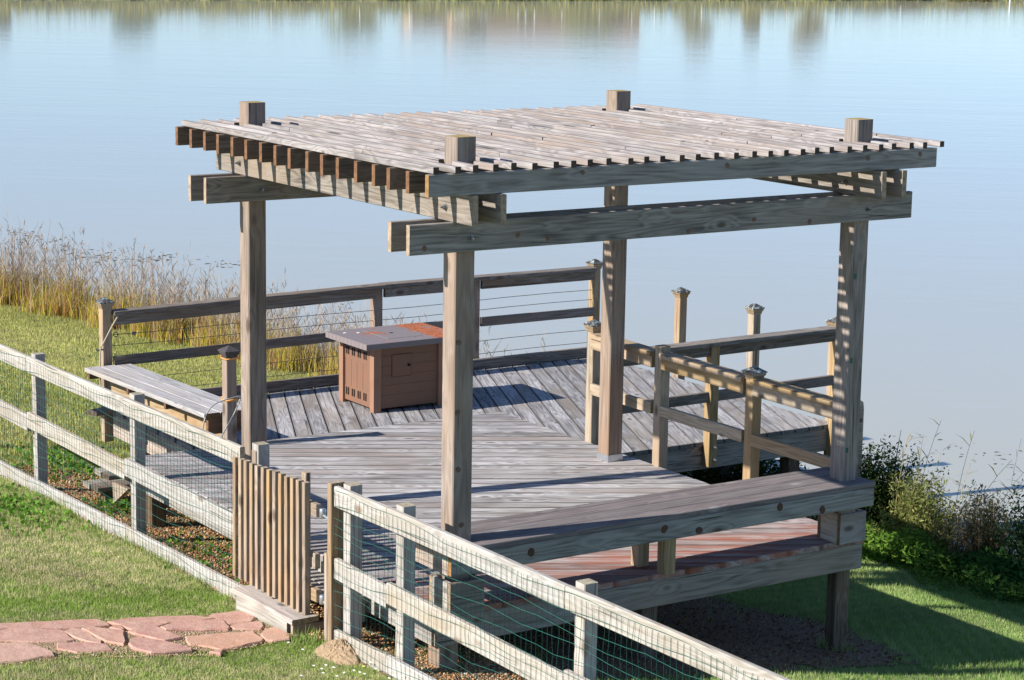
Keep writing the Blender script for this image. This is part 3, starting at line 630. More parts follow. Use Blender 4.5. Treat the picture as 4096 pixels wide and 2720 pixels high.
# ------------------------------------------------------------------ fence, gate and step
XF = -0.40
def fence(label, spans, posts, seed):
    t = thing('wire_fence', (XF, (spans[0][0]+spans[-1][1])/2, -0.5), label, 'fence', 'pale board and wire fences either side of the gate')
    rr_ = random.Random(seed)
    for y, zt, s, dx in posts:
        plank('post', (XF+0.02+dx, y, G(XF, y)-0.4), (XF+0.02+dx, y, zt), s, s, W_FENCE, t, up=(1, 0, 0), c=0.004)
    for a, b, za, zb in spans:      # rail tops: z along the span
        for nm, w_, oa, ob in (('top_rail', 0.135, 0.0, 0.0), ('mid_rail', 0.137, -0.50, -0.47)):
            plank(nm, (XF-0.046, a+0.002, za+oa-w_/2), (XF-0.046, b-0.002, zb+ob-w_/2), 0.038, w_, W_FENCE, t, up=(0, 0, 1), c=0.006)
        plank('bottom_rail', (XF-0.046, a+0.002, G(XF-.05, a)+0.055), (XF-0.046, b-0.002, G(XF-.05, b)+0.055), 0.038, 0.145, W_FENCE, t, up=(0, 0, 1), c=0.006)
    # welded wire on the outer face: one part
    V, F = [], []
    def add(v, f):
        n = len(V); V.extend(v); F.extend([tuple(i+n for i in q) for q in f])
    y0, y1 = spans[0][0]+0.02, spans[-1][1]-0.02
    x_ = XF-0.0695
    def zt_(y):
        for a, b, za, zb in spans:
            if a-0.03 <= y <= b+0.03: return za+(zb-za)*(y-a)/(b-a)
        return 0.68
    def sag(y, z): return 0.012*math.sin(y*2.3+z*5)+0.007*math.sin(y*7.1+z*11)
    ny_ = int((y1-y0)/0.052)
    for k in range(ny_+1):
        y = y0+(y1-y0)*k/ny_; zb_ = G(XF-.07, y)-0.01; top = zt_(y)-0.03; n = 9
        pts = [(x_-abs(rr_.gauss(0, 0.004)), y+sag(y, 0)*0.0+rr_.gauss(0, 0.0035)+0.010*math.sin(i*1.9+k*0.35)*rr_.random(), zb_+(top-zb_)*i/(n-1)) for i in range(n)]
        add(*tube(pts, 0.0016, 3))
    m_ = int((y1-y0)/0.16)
    for j in range(15):
        pts = []
        for k in range(m_+1):
            y = y0+(y1-y0)*k/m_; zb_ = G(XF-.07, y)+0.02; top = zt_(y)-0.035
            pts.append((x_-0.002-abs(rr_.gauss(0, 0.003)), y, zb_+(top-zb_)*(j/14.0)+sag(y, j)*1.3+rr_.gauss(0, 0.003)))
        add(*tube(pts, 0.0017, 3))
    o = link('wire_mesh', pyd('wire_mesh', V, F, [WIREM]), t); o['kind'] = 'stuff'
    return t
fence('pale board and green wire fence left of the slatted gate', [(2.04, 4.02, 0.668, 0.643), (4.02, 6.03, 0.643, 0.618), (6.03, 8.2, 0.618, 0.60)],
      [(1.955, 0.70, 0.089, 0.03), (4.00, 0.668, 0.089, 0.02), (6.02, 0.635, 0.089, 0.02), (8.1, 0.61, 0.089, 0.02)], 3)
fence('pale board and green wire fence right of the gate, running below the pergola', [(-4.6, -1.86, 0.735, 0.712), (-1.86, 0.05, 0.712, 0.702), (0.05, 0.71, 0.702, 0.690)],
      [(0.655, 0.703, 0.089, 0.02), (0.01, 0.715, 0.089, 0.03), (-1.90, 0.728, 0.089, 0.03), (-3.9, 0.735, 0.089, 0.03)], 5)
gp = thing('gate_post', (XF, 0.79, -0.5), 'brown hinge post of boards at the right side of the slatted gate', 'post')
plank('post_board', (XF-0.02, 0.765, G(XF, .8)-0.2), (XF-0.02, 0.765, 0.70), 0.05, 0.10, W_GATE, gp, up=(1, 0, 0))
plank('post_board', (XF+0.02, 0.855, G(XF, .8)-0.2), (XF+0.02, 0.855, 0.215), 0.036, 0.14, W_STEP, gp, up=(1, 0, 0))
gt = thing('slatted_gate', (XF, 1.5, -0.2), 'brown gate of thin upright slats at the top of the stone path', 'gate')
for i in range(13):
    y = 2.095-i*0.0842; f = i/12; zt = 0.588+0.045*f+R.uniform(-0.004, 0.004); zb_ = -0.262+0.02*R.random()
    plank('slat', (XF-0.066, y+0.012*(1-f), zb_), (XF-0.066, y+R.uniform(-.004, .004), zt), 0.040, 0.040, W_GATE, gt, up=(1, 0, 0), c=0.003)
for z in (0.452, -0.118): plank('rail', (XF-0.026, 2.13, z-0.02), (XF-0.026, 0.985, z+0.01), 0.038, 0.085, W_GATE, gt)
plank('rail', (XF-0.026, 1.0, 0.12), (XF-0.024, 1.035, 0.12), 0.036, 0.1, W_GATE, gt)
for y, zt in ((1.955, 0.655), (1.235, 0.660)): plank('upright', (XF+0.0135, y, -0.2), (XF+0.0135, y, zt), 0.06, 0.038, W_GATE, gt, up=(1, 0, 0))
for z in (0.46, -0.115):
    V, F = lathe([(0.020, -0.03), (0.022, -0.026), (0.022, 0.026), (0.020, 0.03)], 10); h_ = link('hinge', pyd('hinge', V, F, [STEEL], True), gt, None, Matrix.Translation((XF-0.03, 0.925, z)))
    V, F = tube([(XF-0.03, 0.905, z-0.012), (XF-0.03, 0.86, z-0.016), (XF-0.03, 0.815, z-0.016)], 0.010, 8); link('hinge_pin', pyd('hinge_pin', V, F, [STEEL]), h_)
    V, F = lathe([(0.024, 0), (0.024, 0.006)], 8); link('washer', pyd('washer', V, F, [DSTEEL]), h_, None, Matrix.Translation((XF-0.03, 0.822, z-0.016)) @ Matrix.Rotation(math.pi/2, 4, 'X'))
st = thing('entry_step', (-0.47, 1.5, -0.45), 'low pale wooden box step in front of the slatted gate', 'step')
plank('tread', (-0.465, 1.095, -0.299), (-0.48, 1.955, -0.302), 0.20, 0.038, W_STEP, st, c=0.005)
plank('riser', (-0.545, 1.175, -0.386), (-0.560, 1.885, -0.388), 0.032, 0.13, W_OLD, st, c=0.004)
plank('side_board', (-0.555, 1.115, -0.39), (-0.33, 1.10, -0.39), 0.036, 0.14, W_GATE, st, c=0.004)
plank('side_board', (-0.555, 1.925, -0.39), (-0.36, 1.92, -0.39), 0.036, 0.14, W_OLD, st, c=0.004)
ls = thing('landing_step', (-0.27, 1.4, -0.4), 'board step between the gate and the edge of the deck', 'step')
plank('tread', (-0.215, 0.82, -0.13), (-0.215, 1.98, -0.13), 0.125, 0.038, W_OLD, ls); plank('tread', (-0.343, 0.82, -0.13), (-0.343, 1.98, -0.13), 0.118, 0.038, W_OLD, ls)
for y in (0.85, 1.4, 1.95): plank('support', (-0.37, y, -0.215), (-0.17, y, -0.215), 0.038, 0.13, W_OLD, ls)
plank('block', (-0.25, 1.02, -0.11), (-0.25, 1.02, 0.03), 0.06, 0.05, W_OLD, ls, up=(1, 0, 0))
# steps at the left rear corner
sl = thing('side_steps', (0.25, 5.3, -0.6), 'rough grey plank steps going down beside the left end of the dock', 'steps')
for y0, z, x0 in ((5.10, -0.235, -0.13), (5.36, -0.397, -0.13)):
    for k in range(2):
        plank('tread', (x0+R.uniform(-.015, .01), y0+0.072+k*0.146, z-0.022), (0.66, y0+0.072+k*0.146, z-0.022), 0.14, 0.042, W_OLD if k else W_DARK, sl, c=0.006)
for x in (-0.10, 0.58):
    Vs = [(x-.02, 4.76, -0.275), (x-.02, 5.07, -0.282), (x-.02, 5.06, -0.46)]
    if x > 0: Vs = [(x-.02, 4.76, -0.275), (x-.02, 5.40, -0.282), (x-.02, 5.62, -0.445), (x-.02, 5.40, -0.55), (x-.02, 5.05, -0.46)]
    n_ = len(Vs); Vs = Vs+[(x+.02, v[1], v[2]) for v in Vs]
    link('stringer', pyd('stringer', Vs, [tuple(range(n_)), tuple(range(2*n_-1, n_-1, -1))]+[(i, n_+i, n_+(i+1) % n_, (i+1) % n_) for i in range(n_)], [W_GATE]), sl)
for x in (0.02, 0.5): plank('support', (x, 5.50, G(x, 5.5)-0.1), (x, 5.50, -0.44), 0.09, 0.09, W_BRN, sl, up=(1, 0, 0))
# ------------------------------------------------------------------ stone path and soil mound
def stone_mat():
    m, t, N, L, B = newmat('pink_sandstone')
    g = N.new('ShaderNodeNewGeometry').outputs['Position']; rnd = N.new('ShaderNodeObjectInfo').outputs['Random']
    r = ramp(N, [(0.0, (0.42, 0.215, 0.165)), (0.35, (0.50, 0.275, 0.195)), (0.6, (0.44, 0.225, 0.18)), (0.85, (0.53, 0.345, 0.245)), (1.0, (0.50, 0.25, 0.145))]); L.new(rnd, r.inputs[0])
    f = noise(N, L, g, 9, 6, 0.7); f2 = noise(N, L, g, 90, 3, 0.6)
    c = mixc(N, L, mrange(N, L, f, 0.35, 0.7), r.outputs[0], (0.56, 0.36, 0.27)); c = mixc(N, L, 1.0, c, mixc(N, L, f2, (0.85, 0.85, 0.85), (1.12, 1.12, 1.12)), 'MULTIPLY')
    L.new(c, B.inputs['Base Color']); B.inputs['Roughness'].default_value = 0.85
    bp = N.new('ShaderNodeBump'); bp.inputs['Strength'].default_value = 0.5; bp.inputs['Distance'].default_value = 0.03; L.new(mth(N, L, 'ADD', f, mth(N, L, 'MULTIPLY', f2, 0.12)), bp.inputs['Height']); L.new(bp.outputs[0], B.inputs['Normal']); return m
STONE = stone_mat()
PATH = [[(-2.60, 2.30), (-2.229, 2.184), (-1.858, 2.079), (-1.548, 1.993), (-1.519, 1.881), (-1.532, 1.813), (-1.791, 1.872), (-2.262, 2.093), (-2.60, 2.22)], [(-1.487, 1.919), (-1.341, 1.941), (-1.039, 1.869), (-0.934, 1.827), (-0.858, 1.725), (-0.834, 1.688), (-1.15, 1.722), (-1.391, 1.675), (-1.426, 1.669), (-1.45, 1.814)], [(-0.846, 1.742), (-0.796, 1.811), (-0.616, 1.8), (-0.596, 1.748), (-0.594, 1.59), (-0.667, 1.497), (-0.808, 1.528), (-0.807, 1.681)], [(-1.237, 1.641), (-1.124, 1.697), (-0.815, 1.649), (-0.853, 1.429), (-0.887, 1.393), (-1.225, 1.57)], [(-2.60, 2.20), (-2.279, 2.048), (-2.024, 1.979), (-1.853, 1.836), (-1.857, 1.613), (-1.912, 1.608), (-2.071, 1.677), (-2.222, 1.794), (-2.342, 1.885), (-2.60, 1.99)], [(-1.837, 1.813), (-1.763, 1.863), (-1.729, 1.817), (-1.712, 1.53), (-1.738, 1.467), (-1.746, 1.475), (-1.799, 1.568)], [(-1.706, 1.835), (-1.639, 1.827), (-1.50, 1.659), (-1.585, 1.431), (-1.618, 1.385), (-1.683, 1.503)], [(-1.536, 1.776), (-1.495, 1.805), (-1.459, 1.794), (-1.478, 1.700), (-1.494, 1.685)], [(-1.469, 1.634), (-1.273, 1.683), (-1.226, 1.362), (-1.35, 1.345)], [(-1.579, 1.368), (-1.483, 1.475), (-1.370, 1.318), (-1.277, 1.114), (-1.297, 1.071), (-1.531, 1.14), (-1.586, 1.277)], [(-1.97, 1.587), (-1.84, 1.535), (-1.715, 1.431), (-1.729, 1.303), (-1.936, 1.36), (-2.012, 1.482)], [(-2.60, 1.90), (-2.386, 1.753), (-2.154, 1.67), (-2.086, 1.421), (-2.101, 1.344), (-2.60, 1.375)], [(-1.18, 1.376), (-0.77, 1.271), (-0.785, 1.085), (-0.817, 1.045), (-1.102, 1.024), (-1.183, 1.17), (-1.234, 1.193)], [(-0.737, 1.185), (-0.683, 1.255), (-0.597, 1.275), (-0.591, 1.094), (-0.636, 1.007), (-0.738, 1.028), (-0.764, 1.065)], [(-0.827, 1.455), (-0.756, 1.493), (-0.607, 1.462), (-0.648, 1.348), (-0.693, 1.300), (-0.825, 1.39)], [(-1.191, 0.995), (-1.104, 1.003), (-1.154, 0.937)]]
def gravel_mat():
    m, t, N, L, B = newmat('path_gravel')
    return m
pathbed = tag(link('path', sheet('path', [(-2.7, 2.24), (-1.5, 1.93), (-0.6, 1.80), (-0.56, 1.05), (-1.2, 1.07), (-1.55, 1.2), (-2.1, 1.42), (-2.7, 1.45)], soil_mat('path_gravel', (0.22, 0.15, 0.09), (0.46, 0.34, 0.22), 70), 0.012, 0.04, 0.02)), 'flagstone path of pink sandstone leading to the gate', kind='structure')
for P in PATH:
    # rough outline: each edge broken once or twice
    Q = []
    for i in range(len(P)):
        a, b = Vector(P[i]), Vector(P[(i+1) % len(P)]); n = max(1, int((b-a).length/0.07)); nn = Vector((-(b-a).y, (b-a).x)).normalized()
        for k in range(n): Q.append(a.lerp(b, k/n)+nn*(R.uniform(-.010, .010) if k else R.uniform(-.003, .003)))
    cx = sum(q.x for q in Q)/len(Q); cy = sum(q.y for q in Q)/len(Q); n = len(Q)
    Q = [q+Vector((q.x-cx, q.y-cy)).normalized()*0.011 for q in Q]; tz = R.uniform(0.022, 0.034); ta, tb = R.uniform(-.012, .012), R.uniform(-.012, .012)
    def top(x, y, s=0): return G(cx, cy)+(G(x, y)-G(cx, cy))*0.8+tz+ta*(x-cx)+tb*(y-cy)-s
    V = [(q.x-cx, q.y-cy, G(q.x, q.y)-0.03) for q in Q]+[(q.x-cx, q.y-cy, top(q.x, q.y, 0.006+R.uniform(0, .004))) for q in Q]+[((q.x-cx)*(1-0.007/max(.05, math.hypot(q.x-cx, q.y-cy))), (q.y-cy)*(1-0.007/max(.05, math.hypot(q.x-cx, q.y-cy))), top(q.x, q.y)+R.uniform(-.0015, .0015)) for q in Q]
    F = [tuple(range(2*n, 3*n))]
    for i in range(n):
        j = (i+1) % n; F += [(i, j, n+j, n+i), (n+i, n+j, 2*n+j, 2*n+i)]
    if sum(Q[i].x*Q[(i+1) % n].y-Q[(i+1) % n].x*Q[i].y for i in range(n)) < 0: F = [tuple(reversed(f)) for f in F]
    link('flagstone', pyd('flagstone', V, F, [STONE]), pathbed, None, Matrix.Translation((cx, cy, 0)))
def mound():
    V, F = [], []; n, m = 44, 15; cx, cy = -0.475, 0.56
    for i in range(m):
        f = i/(m-1)
        for k in range(n):
            q = 2*math.pi*k/n; r = f*(0.19+0.03*math.sin(3*q+1)+R.uniform(-.012, .012)); x = cx+r*math.cos(q)*0.85; y = cy+r*math.sin(q)*1.25
            V.append((x, y, G(x, y)+0.10*math.cos(min(1, f)*math.pi/2)**1.3+R.uniform(-.013, .013)*(f < .95)-0.008*(f > .9)))
    for i in range(m-1):
        for k in range(n): F.append((i*n+k, (i+1)*n+k, (i+1)*n+(k+1) % n, i*n+(k+1) % n))
    return pyd('soil_mound', V, F, [soil_mat('sandy_soil', (0.30, 0.20, 0.11), (0.52, 0.38, 0.24), 45)], False)
tag(link('soil_mound', mound()), 'small sandy soil mound at the foot of the gate hinge post', 'soil mound')

# ------------------------------------------------------------------ grass, gravel, plants (numpy)
def inpoly(poly, x, y):
    c = np.zeros(len(x), bool); n = len(poly)
    for i in range(n):
        x1, y1 = poly[i]; x2, y2 = poly[(i+1) % n]
        if y1 == y2: continue
        k = ((y1 > y) != (y2 > y)) & (x < (x2-x1)*(y-y1)/(y2-y1)+x1); c ^= k
    return c
def insight(x, y, z, mx=0.16):
    dx, dy, dz = x-CP.x, y-CP.y, z-CP.z
    d = dx*cF.x+dy*cF.y+dz*cF.z; u = (dx*cR.x+dy*cR.y+dz*cR.z)/d*8881/4096; v = (dx*cU.x+dy*cU.y+dz*cU.z)/d*8881/2720
    return (d > 0.5) & (np.abs(u) < 0.5+mx) & (v > -0.5-mx) & (v < 0.62)
def lerpc(a, b, t): return np.asarray(a)[None, :]*(1-t[:, None])+np.asarray(b)[None, :]*t[:, None]
def vnoise(x, y, s, seed):
    r = np.random.default_rng(seed); o = np.zeros_like(x)
    for k in range(5):
        a = r.uniform(0, 6.28); f = s*r.uniform(0.6, 2.2); o += np.sin((x*np.cos(a)+y*np.sin(a))*f+r.uniform(0, 6.28))
    return np.clip(0.5+o/5*0.85, 0, 1)
STONES = [P for P in PATH]
def blades(name, label, n, box_, hmin, hmax, wd, colf, keep, lean=0.95):
    x = NP.uniform(box_[0], box_[1], n); y = NP.uniform(box_[2], box_[3], n); z = gz(x, y)
    k = insight(x, y, z) & keep(x, y); x, y, z = x[k], y[k], z[k]; n = len(x)
    h = NP.uniform(hmin, hmax, n)*(0.7+0.6*vnoise(x, y, 2.5, 11)); a = NP.uniform(0, 2*np.pi, n); l = np.abs(NP.normal(0, lean, n)); la = NP.uniform(0, 2*np.pi, n)
    ww = wd*NP.uniform(0.7, 1.3, n); dx, dy = np.cos(a)*ww/2, np.sin(a)*ww/2
    tx, ty, tz = x+np.cos(la)*h*np.sin(np.minimum(l, 1.3)), y+np.sin(la)*h*np.sin(np.minimum(l, 1.3)), z+h*np.cos(np.minimum(l, 1.3))
    V = np.empty((n, 3, 3)); V[:, 0] = np.stack([x-dx, y-dy, z-0.004], -1); V[:, 1] = np.stack([x+dx, y+dy, z-0.004], -1); V[:, 2] = np.stack([tx, ty, tz], -1)
    c = colf(x, y, n); Cc = np.repeat(c[:, None, :], 3, 1)
    return tag(link(name, bigmesh(name, V.reshape(-1, 3), np.arange(3*n).reshape(-1, 3), TURF, Cc.reshape(-1, 3))), label, kind='stuff')
GRN, TAN, YEL, DKG = (0.28, 0.42, 0.08), (0.72, 0.64, 0.36), (0.28, 0.30, 0.06), (0.055, 0.115, 0.02)
def col_front(x, y, n):
    t = np.clip(vnoise(x, y, 2.3, 3)*0.55+vnoise(x, y, 30, 13)*0.65-0.22+NP.normal(0.02, 0.18, n), 0, 1); g = np.exp(-((y-2.35+0.25*(x+0.6))/0.28)**2)+np.exp(-((y-1.0)/0.4)**2)*(x > -1.2)
    t = np.clip(t-0.45*np.clip(g, 0, 1), 0, 1); return lerpc(GRN, TAN, t)
def col_left(x, y, n):
    t = np.clip(vnoise(x, y, 1.3, 5)*0.5+vnoise(x, y, 14, 15)*0.6+0.06+NP.normal(0, 0.18, n), 0, 1); c = lerpc((0.30, 0.39, 0.07), (0.70, 0.64, 0.25), t); e = np.clip(1-(xs(y)-x-0.5)/1.2, 0, 1)
    return c*(1-0.5*e[:, None])+np.asarray((0.32, 0.29, 0.10))[None]*0.5*e[:, None]
def col_right(x, y, n):
    t = np.clip(vnoise(x, y, 2.0, 9)*0.35+vnoise(x, y, 26, 19)*0.5-0.1+NP.normal(0.05, 0.2, n), 0, 1); return lerpc((0.19, 0.36, 0.075), (0.58, 0.68, 0.28), t)
def notpath(x, y):
    k = np.ones(len(x), bool)
    for P in STONES: k &= ~inpoly(P, x, y)
    k &= ~(inpoly([(-2.7, 2.18), (-1.5, 1.88), (-0.62, 1.76), (-0.6, 1.12), (-1.2, 1.12), (-1.55, 1.26), (-2.1, 1.48), (-2.7, 1.5)], x+NP.normal(0, 0.03, len(x)), y+NP.normal(0, 0.03, len(x))) & (NP.random(len(x)) < 0.90))
    k &= ~((x > -0.58) & (y > 1.06) & (y < 1.97)); k &= ((x+0.475)/0.17)**2+((y-0.56)/0.24)**2 > 1
    return k
blades('lawn_grass', 'short mown grass, green and tan, in front of the fence', 900000, (-4.2, -0.40, -3.2, 9.5), 0.016, 0.036, 0.0052, col_front, lambda x, y: (x < -0.45) & notpath(x, y))
blades('lawn_grass', 'sunlit green lawn between the fence and the lake reeds', 460000, (-0.42, 6.4, 4.6, 21), 0.025, 0.055, 0.008, col_left, lambda x, y: (xs(y)-x > 0.05) & ~inpoly(GRAVP, x, y) & ~((x < 3.4) & (y < 4.7)) & (NP.random(len(x)) < np.clip(0.25+(xs(y)-x)*0.5, 0, 1)))
blades('lawn_grass', 'grass right of the deck crossed by shadow bands', 600000, (-0.3, 6.6, -4.5, 4.2), 0.02, 0.05, 0.0055, col_right, lambda x, y: (xs(y)-x > 0.6) & (~inpoly(SOILP, x+NP.normal(0, 0.09, len(x)), y+NP.normal(0, 0.09, len(x))) | (NP.random(len(x)) < 0.07*vnoise(x, y, 4, 77))) & ~(inpoly(GRAVP, x, y)))
blades('sparse_grass', 'thin grass growing through the gravel by the fence', 14000, (-0.47, 0.4, -0.3, 7.0), 0.03, 0.09, 0.007, lambda x, y, n: lerpc((0.09, 0.19, 0.03), (0.34, 0.30, 0.14), np.clip(NP.normal(0.35, 0.25, n), 0, 1)), lambda x, y: vnoise(x, y, 5, 21) > 0.52)
def tufty(x, y):
    return (((np.abs(x+0.465) < 0.05) & (vnoise(x, y, 7, 51) > 0.42) & ~((y > 1.0) & (y < 2.0))) | (((x-3.235)**2+(y-0.09)**2 < 0.14**2) & (np.abs(x-3.235)+np.abs(y-0.09) > 0.09)) | ((x > -0.64) & (x < -0.40) & (np.abs(y-0.98) < 0.10)))
blades('tall_grass', 'longer grass tufts along the fence foot and round the posts', 160000, (-0.66, 3.5, -3.0, 8.0), 0.05, 0.11, 0.006, lambda x, y, n: lerpc((0.20, 0.36, 0.06), (0.55, 0.52, 0.25), np.clip(NP.normal(0.35, 0.25, n), 0, 1)), tufty, lean=0.5)
def stones(name, label, n, poly, cols, s0, s1, dz):
    bx = [min(p[0] for p in poly), max(p[0] for p in poly), min(p[1] for p in poly), max(p[1] for p in poly)]
    x = NP.uniform(bx[0], bx[1], n); y = NP.uniform(bx[2], bx[3], n); k = inpoly(poly, x, y); k &= insight(x, y, gz(x, y))
    for P in STONES: k &= ~inpoly(P, x, y)
    x, y = x[k], y[k]; n = len(x); z = gz(x, y)+dz
    O = np.array([(1, 0, 0), (0, 1, 0), (-1, 0, 0), (0, -1, 0), (0, 0, 1), (0, 0, -1)], float); T = np.array([(0, 1, 4), (1, 2, 4), (2, 3, 4), (3, 0, 4), (1, 0, 5), (2, 1, 5), (3, 2, 5), (0, 3, 5)])
    s = NP.uniform(s0, s1, n); a = NP.uniform(0, 6.28, n); V = O[None]*NP.uniform(0.55, 1.2, (n, 6, 1))*s[:, None, None]
    ca, sa = np.cos(a)[:, None], np.sin(a)[:, None]; X = V[:, :, 0]*ca-V[:, :, 1]*sa+V[:, :, 2]*0.3; Y = V[:, :, 0]*sa+V[:, :, 1]*ca; Z = V[:, :, 2]*0.7
    V = np.stack([X+x[:, None], Y+y[:, None], Z+z[:, None]], -1).reshape(-1, 3); F = (T[None]+6*np.arange(n)[:, None, None]).reshape(-1, 3)
    c = np.asarray(cols)[NP.integers(0, len(cols), n)]*NP.uniform(0.75, 1.2, (n, 1)); me = bigmesh(name, V, F, PEB, np.repeat(c, 6, 0))
    return tag(link(name, me), label, kind='stuff')
PEB = leafmat('pebbles', 0.0)
GC = [(0.45, 0.24, 0.11), (0.52, 0.33, 0.17), (0.34, 0.16, 0.08), (0.55, 0.42, 0.27), (0.26, 0.15, 0.09)]
stones('gravel', 'orange pea gravel between the fence and the deck', 16000, GRAVP, GC, 0.008, 0.018, 0.02)
stones('gravel', 'fine gravel in the joints of the flagstone path', 9000, [(-2.7, 2.2), (-1.5, 1.95), (-0.62, 1.82), (-0.58, 1.02), (-1.2, 0.95), (-2.1, 1.3), (-2.7, 1.35)], [(0.5, 0.36, 0.22), (0.42, 0.27, 0.16), (0.55, 0.45, 0.32)], 0.004, 0.009, 0.014)
stones('wood_chips', 'brown chips and litter on the shaded soil under the deck', 9000, SOILP, [(0.17, 0.09, 0.05), (0.25, 0.145, 0.085), (0.12, 0.065, 0.04), (0.32, 0.22, 0.13)], 0.006, 0.014, 0.012)

class Ribbons:
    def __init__(s): s.V = []; s.Q = []; s.C = []; s.n = 0
    def add(s, P, W_, C_):
        """P (n,k,3) centre lines, W_ (n,k) half widths, C_ (n,k,3)"""
        n, k, _ = P.shape; a = NP.uniform(0, 2*np.pi, n); side = np.stack([np.cos(a), np.sin(a), np.zeros(n)], -1)[:, None, :]
        A = P-side*W_[..., None]; B = P+side*W_[..., None]; V = np.stack([A, B], 2).reshape(-1, 3); C2 = np.repeat(C_[:, :, None, :], 2, 2).reshape(-1, 3)
        base = s.n+(np.arange(n)*2*k)[:, None]; j = np.arange(k-1)[None]*2; q = np.stack([base+j, base+j+1, base+j+3, base+j+2], -1).reshape(-1, 4)
        s.V.append(V); s.C.append(C2); s.Q.append(q); s.n += len(V)
    def mesh(s, name, mat): return bigmesh(name, np.concatenate(s.V), np.concatenate(s.Q), mat, np.concatenate(s.C), 4)
def bend(x, y, z, h, lean, la, k, curv=1.0):
    f = np.linspace(0, 1, k)[None, :]; b = lean[:, None]*f**(1+curv)
    return np.stack([x[:, None]+np.cos(la)[:, None]*h[:, None]*b, y[:, None]+np.sin(la)[:, None]*h[:, None]*b, z[:, None]+h[:, None]*f*(1-0.25*np.abs(b))], -1)
# reeds along the left shore
rb = Ribbons()
NRD = 640
yy = NP.uniform(7.4, 24, NRD); yy += 0.22*np.sin(yy*5.1)+0.12*np.sin(yy*11.7+1); off = NP.normal(0.12, 0.30, NRD); xx = xs(yy)-off+0.0
dens = np.interp(yy, [7.4, 10, 12, 14, 24], [0.45, 0.6, 0.8, 1.0, 1.0]); k = NP.random(NRD) < dens; xx, yy = xx[k], yy[k]
nb = len(xx); chf = NP.uniform(0.6, 1.3, nb)
for rep, (hh, cnt) in enumerate((((0.25, 0.55), 22), ((0.12, 0.33), 16))):
    n = nb*cnt; x = np.repeat(xx, cnt)+NP.normal(0, 0.085, n); y = np.repeat(yy, cnt)+NP.normal(0, 0.085, n); z = np.maximum(gz(x, y), ZW)-0.02
    h = NP.uniform(*hh, n)*np.interp(y, [7.4, 12, 16], [0.75, 0.9, 1.1])*np.repeat(chf, cnt); P = bend(x, y, z, h, np.abs(NP.normal(0, 0.32, n)), NP.uniform(0, 6.28, n), 4)
    t = np.clip(np.repeat(NP.random(nb), cnt)*0.7+NP.normal(0.1, 0.2, n), 0, 1); ye = lerpc((0.44, 0.45, 0.06), (0.72, 0.52, 0.10), t); rd_ = NP.random(n) < 0.22
    ye[rd_] = np.asarray((0.50, 0.21, 0.10)); tn = NP.random(n) < 0.22; ye[tn] = np.asarray((0.44, 0.36, 0.20))
    f = np.linspace(0, 1, 4)[None, :, None]; Cb = ye[:, None, :]*(1-f*0.25)+np.asarray((0.45, 0.36, 0.18))[None, None]*f*0.25
    rb.add(P, np.full((n, 4), 0.0055)*np.array([1, 0.9, 0.6, 0.08])[None], Cb)
cnt = 4; n = nb*cnt; x = np.repeat(xx, cnt)+NP.normal(0, 0.12, n); y = np.repeat(yy, cnt)+NP.normal(0, 0.12, n); z = np.maximum(gz(x, y), ZW)-0.02
h = NP.uniform(0.40, 1.05, n)*np.interp(y, [7.4, 12, 16, 24], [0.75, 0.9, 1.05, 1.15])*(1+0.18*(NP.random(n) < 0.08)); ln = np.abs(NP.normal(0, 0.22, n)); la = NP.uniform(0, 6.28, n); P = bend(x, y, z, h, ln, la, 6, 0.7)
t = np.clip(NP.normal(0.5, 0.3, n), 0, 1); st_ = lerpc((0.52, 0.30, 0.17), (0.50, 0.44, 0.36), t); rb.add(P, np.full((n, 6), 0.0034)*np.array([1, 1, .9, .8, .7, .5])[None], np.repeat(st_[:, None], 6, 1))
for sgm in range(4):      # forked seed heads and side sprigs
    f = NP.uniform(0.6, 1.0, n); i0 = np.clip((f*5).astype(int), 0, 4); fr = f*5-i0; p0 = P[np.arange(n), i0]*(1-fr)[:, None]+P[np.arange(n), i0+1]*fr[:, None]
    a = NP.uniform(0, 6.28, n); ln_ = NP.uniform(0.05, 0.13, n); d = np.stack([np.cos(a)*0.6, np.sin(a)*0.6, np.full(n, 0.85)], -1)*ln_[:, None]
    Q = np.stack([p0, p0+d*0.5, p0+d*1.0], 1); rb.add(Q, np.full((n, 3), 0.0040)*np.array([0.6, 1.2, 0.5])[None], np.repeat(lerpc((0.38, 0.28, 0.21), (0.48, 0.42, 0.36), t)[:, None], 3, 1))
tag(link('reed_grass', rb.mesh('reed_grass', LEAF)), 'tall yellow and russet bluestem grass along the left lake shore', kind='stuff')

# leafy plants
def leaves(ctr, rad, n, size, c0, c1, flat=0.0, shell=0.35):
    u = NP.normal(0, 1, (n, 3)); u /= np.linalg.norm(u, axis=1)[:, None]; r = NP.uniform(shell, 1.0, n)**0.6
    p = np.asarray(ctr)[None]+u*r[:, None]*np.asarray(rad)[None]; return leafquads(p, size, c0, c1, flat)
def leafquads(p, size, c0, c1, flat=0.0, asp=2.2):
    n = len(p); d = NP.normal(0, 1, (n, 3)); d[:, 2] = d[:, 2]*(1-flat)+0.25; d /= np.linalg.norm(d, axis=1)[:, None]; e = NP.normal(0, 1, (n, 3)); e[:, 2] *= (1-flat); s = np.cross(d, e); s /= np.linalg.norm(s, axis=1)[:, None]+1e-9
    L_ = size*NP.uniform(0.6, 1.3, n)[:, None]; Wd = L_/asp
    V = np.stack([p, p+d*L_*0.5+s*Wd*0.5, p+d*L_, p+d*L_*0.5-s*Wd*0.5], 1); t = np.clip(NP.normal(0.5, 0.3, n), 0, 1); c = lerpc(c0, c1, t)
    return V, np.repeat(c[:, None], 4, 1)
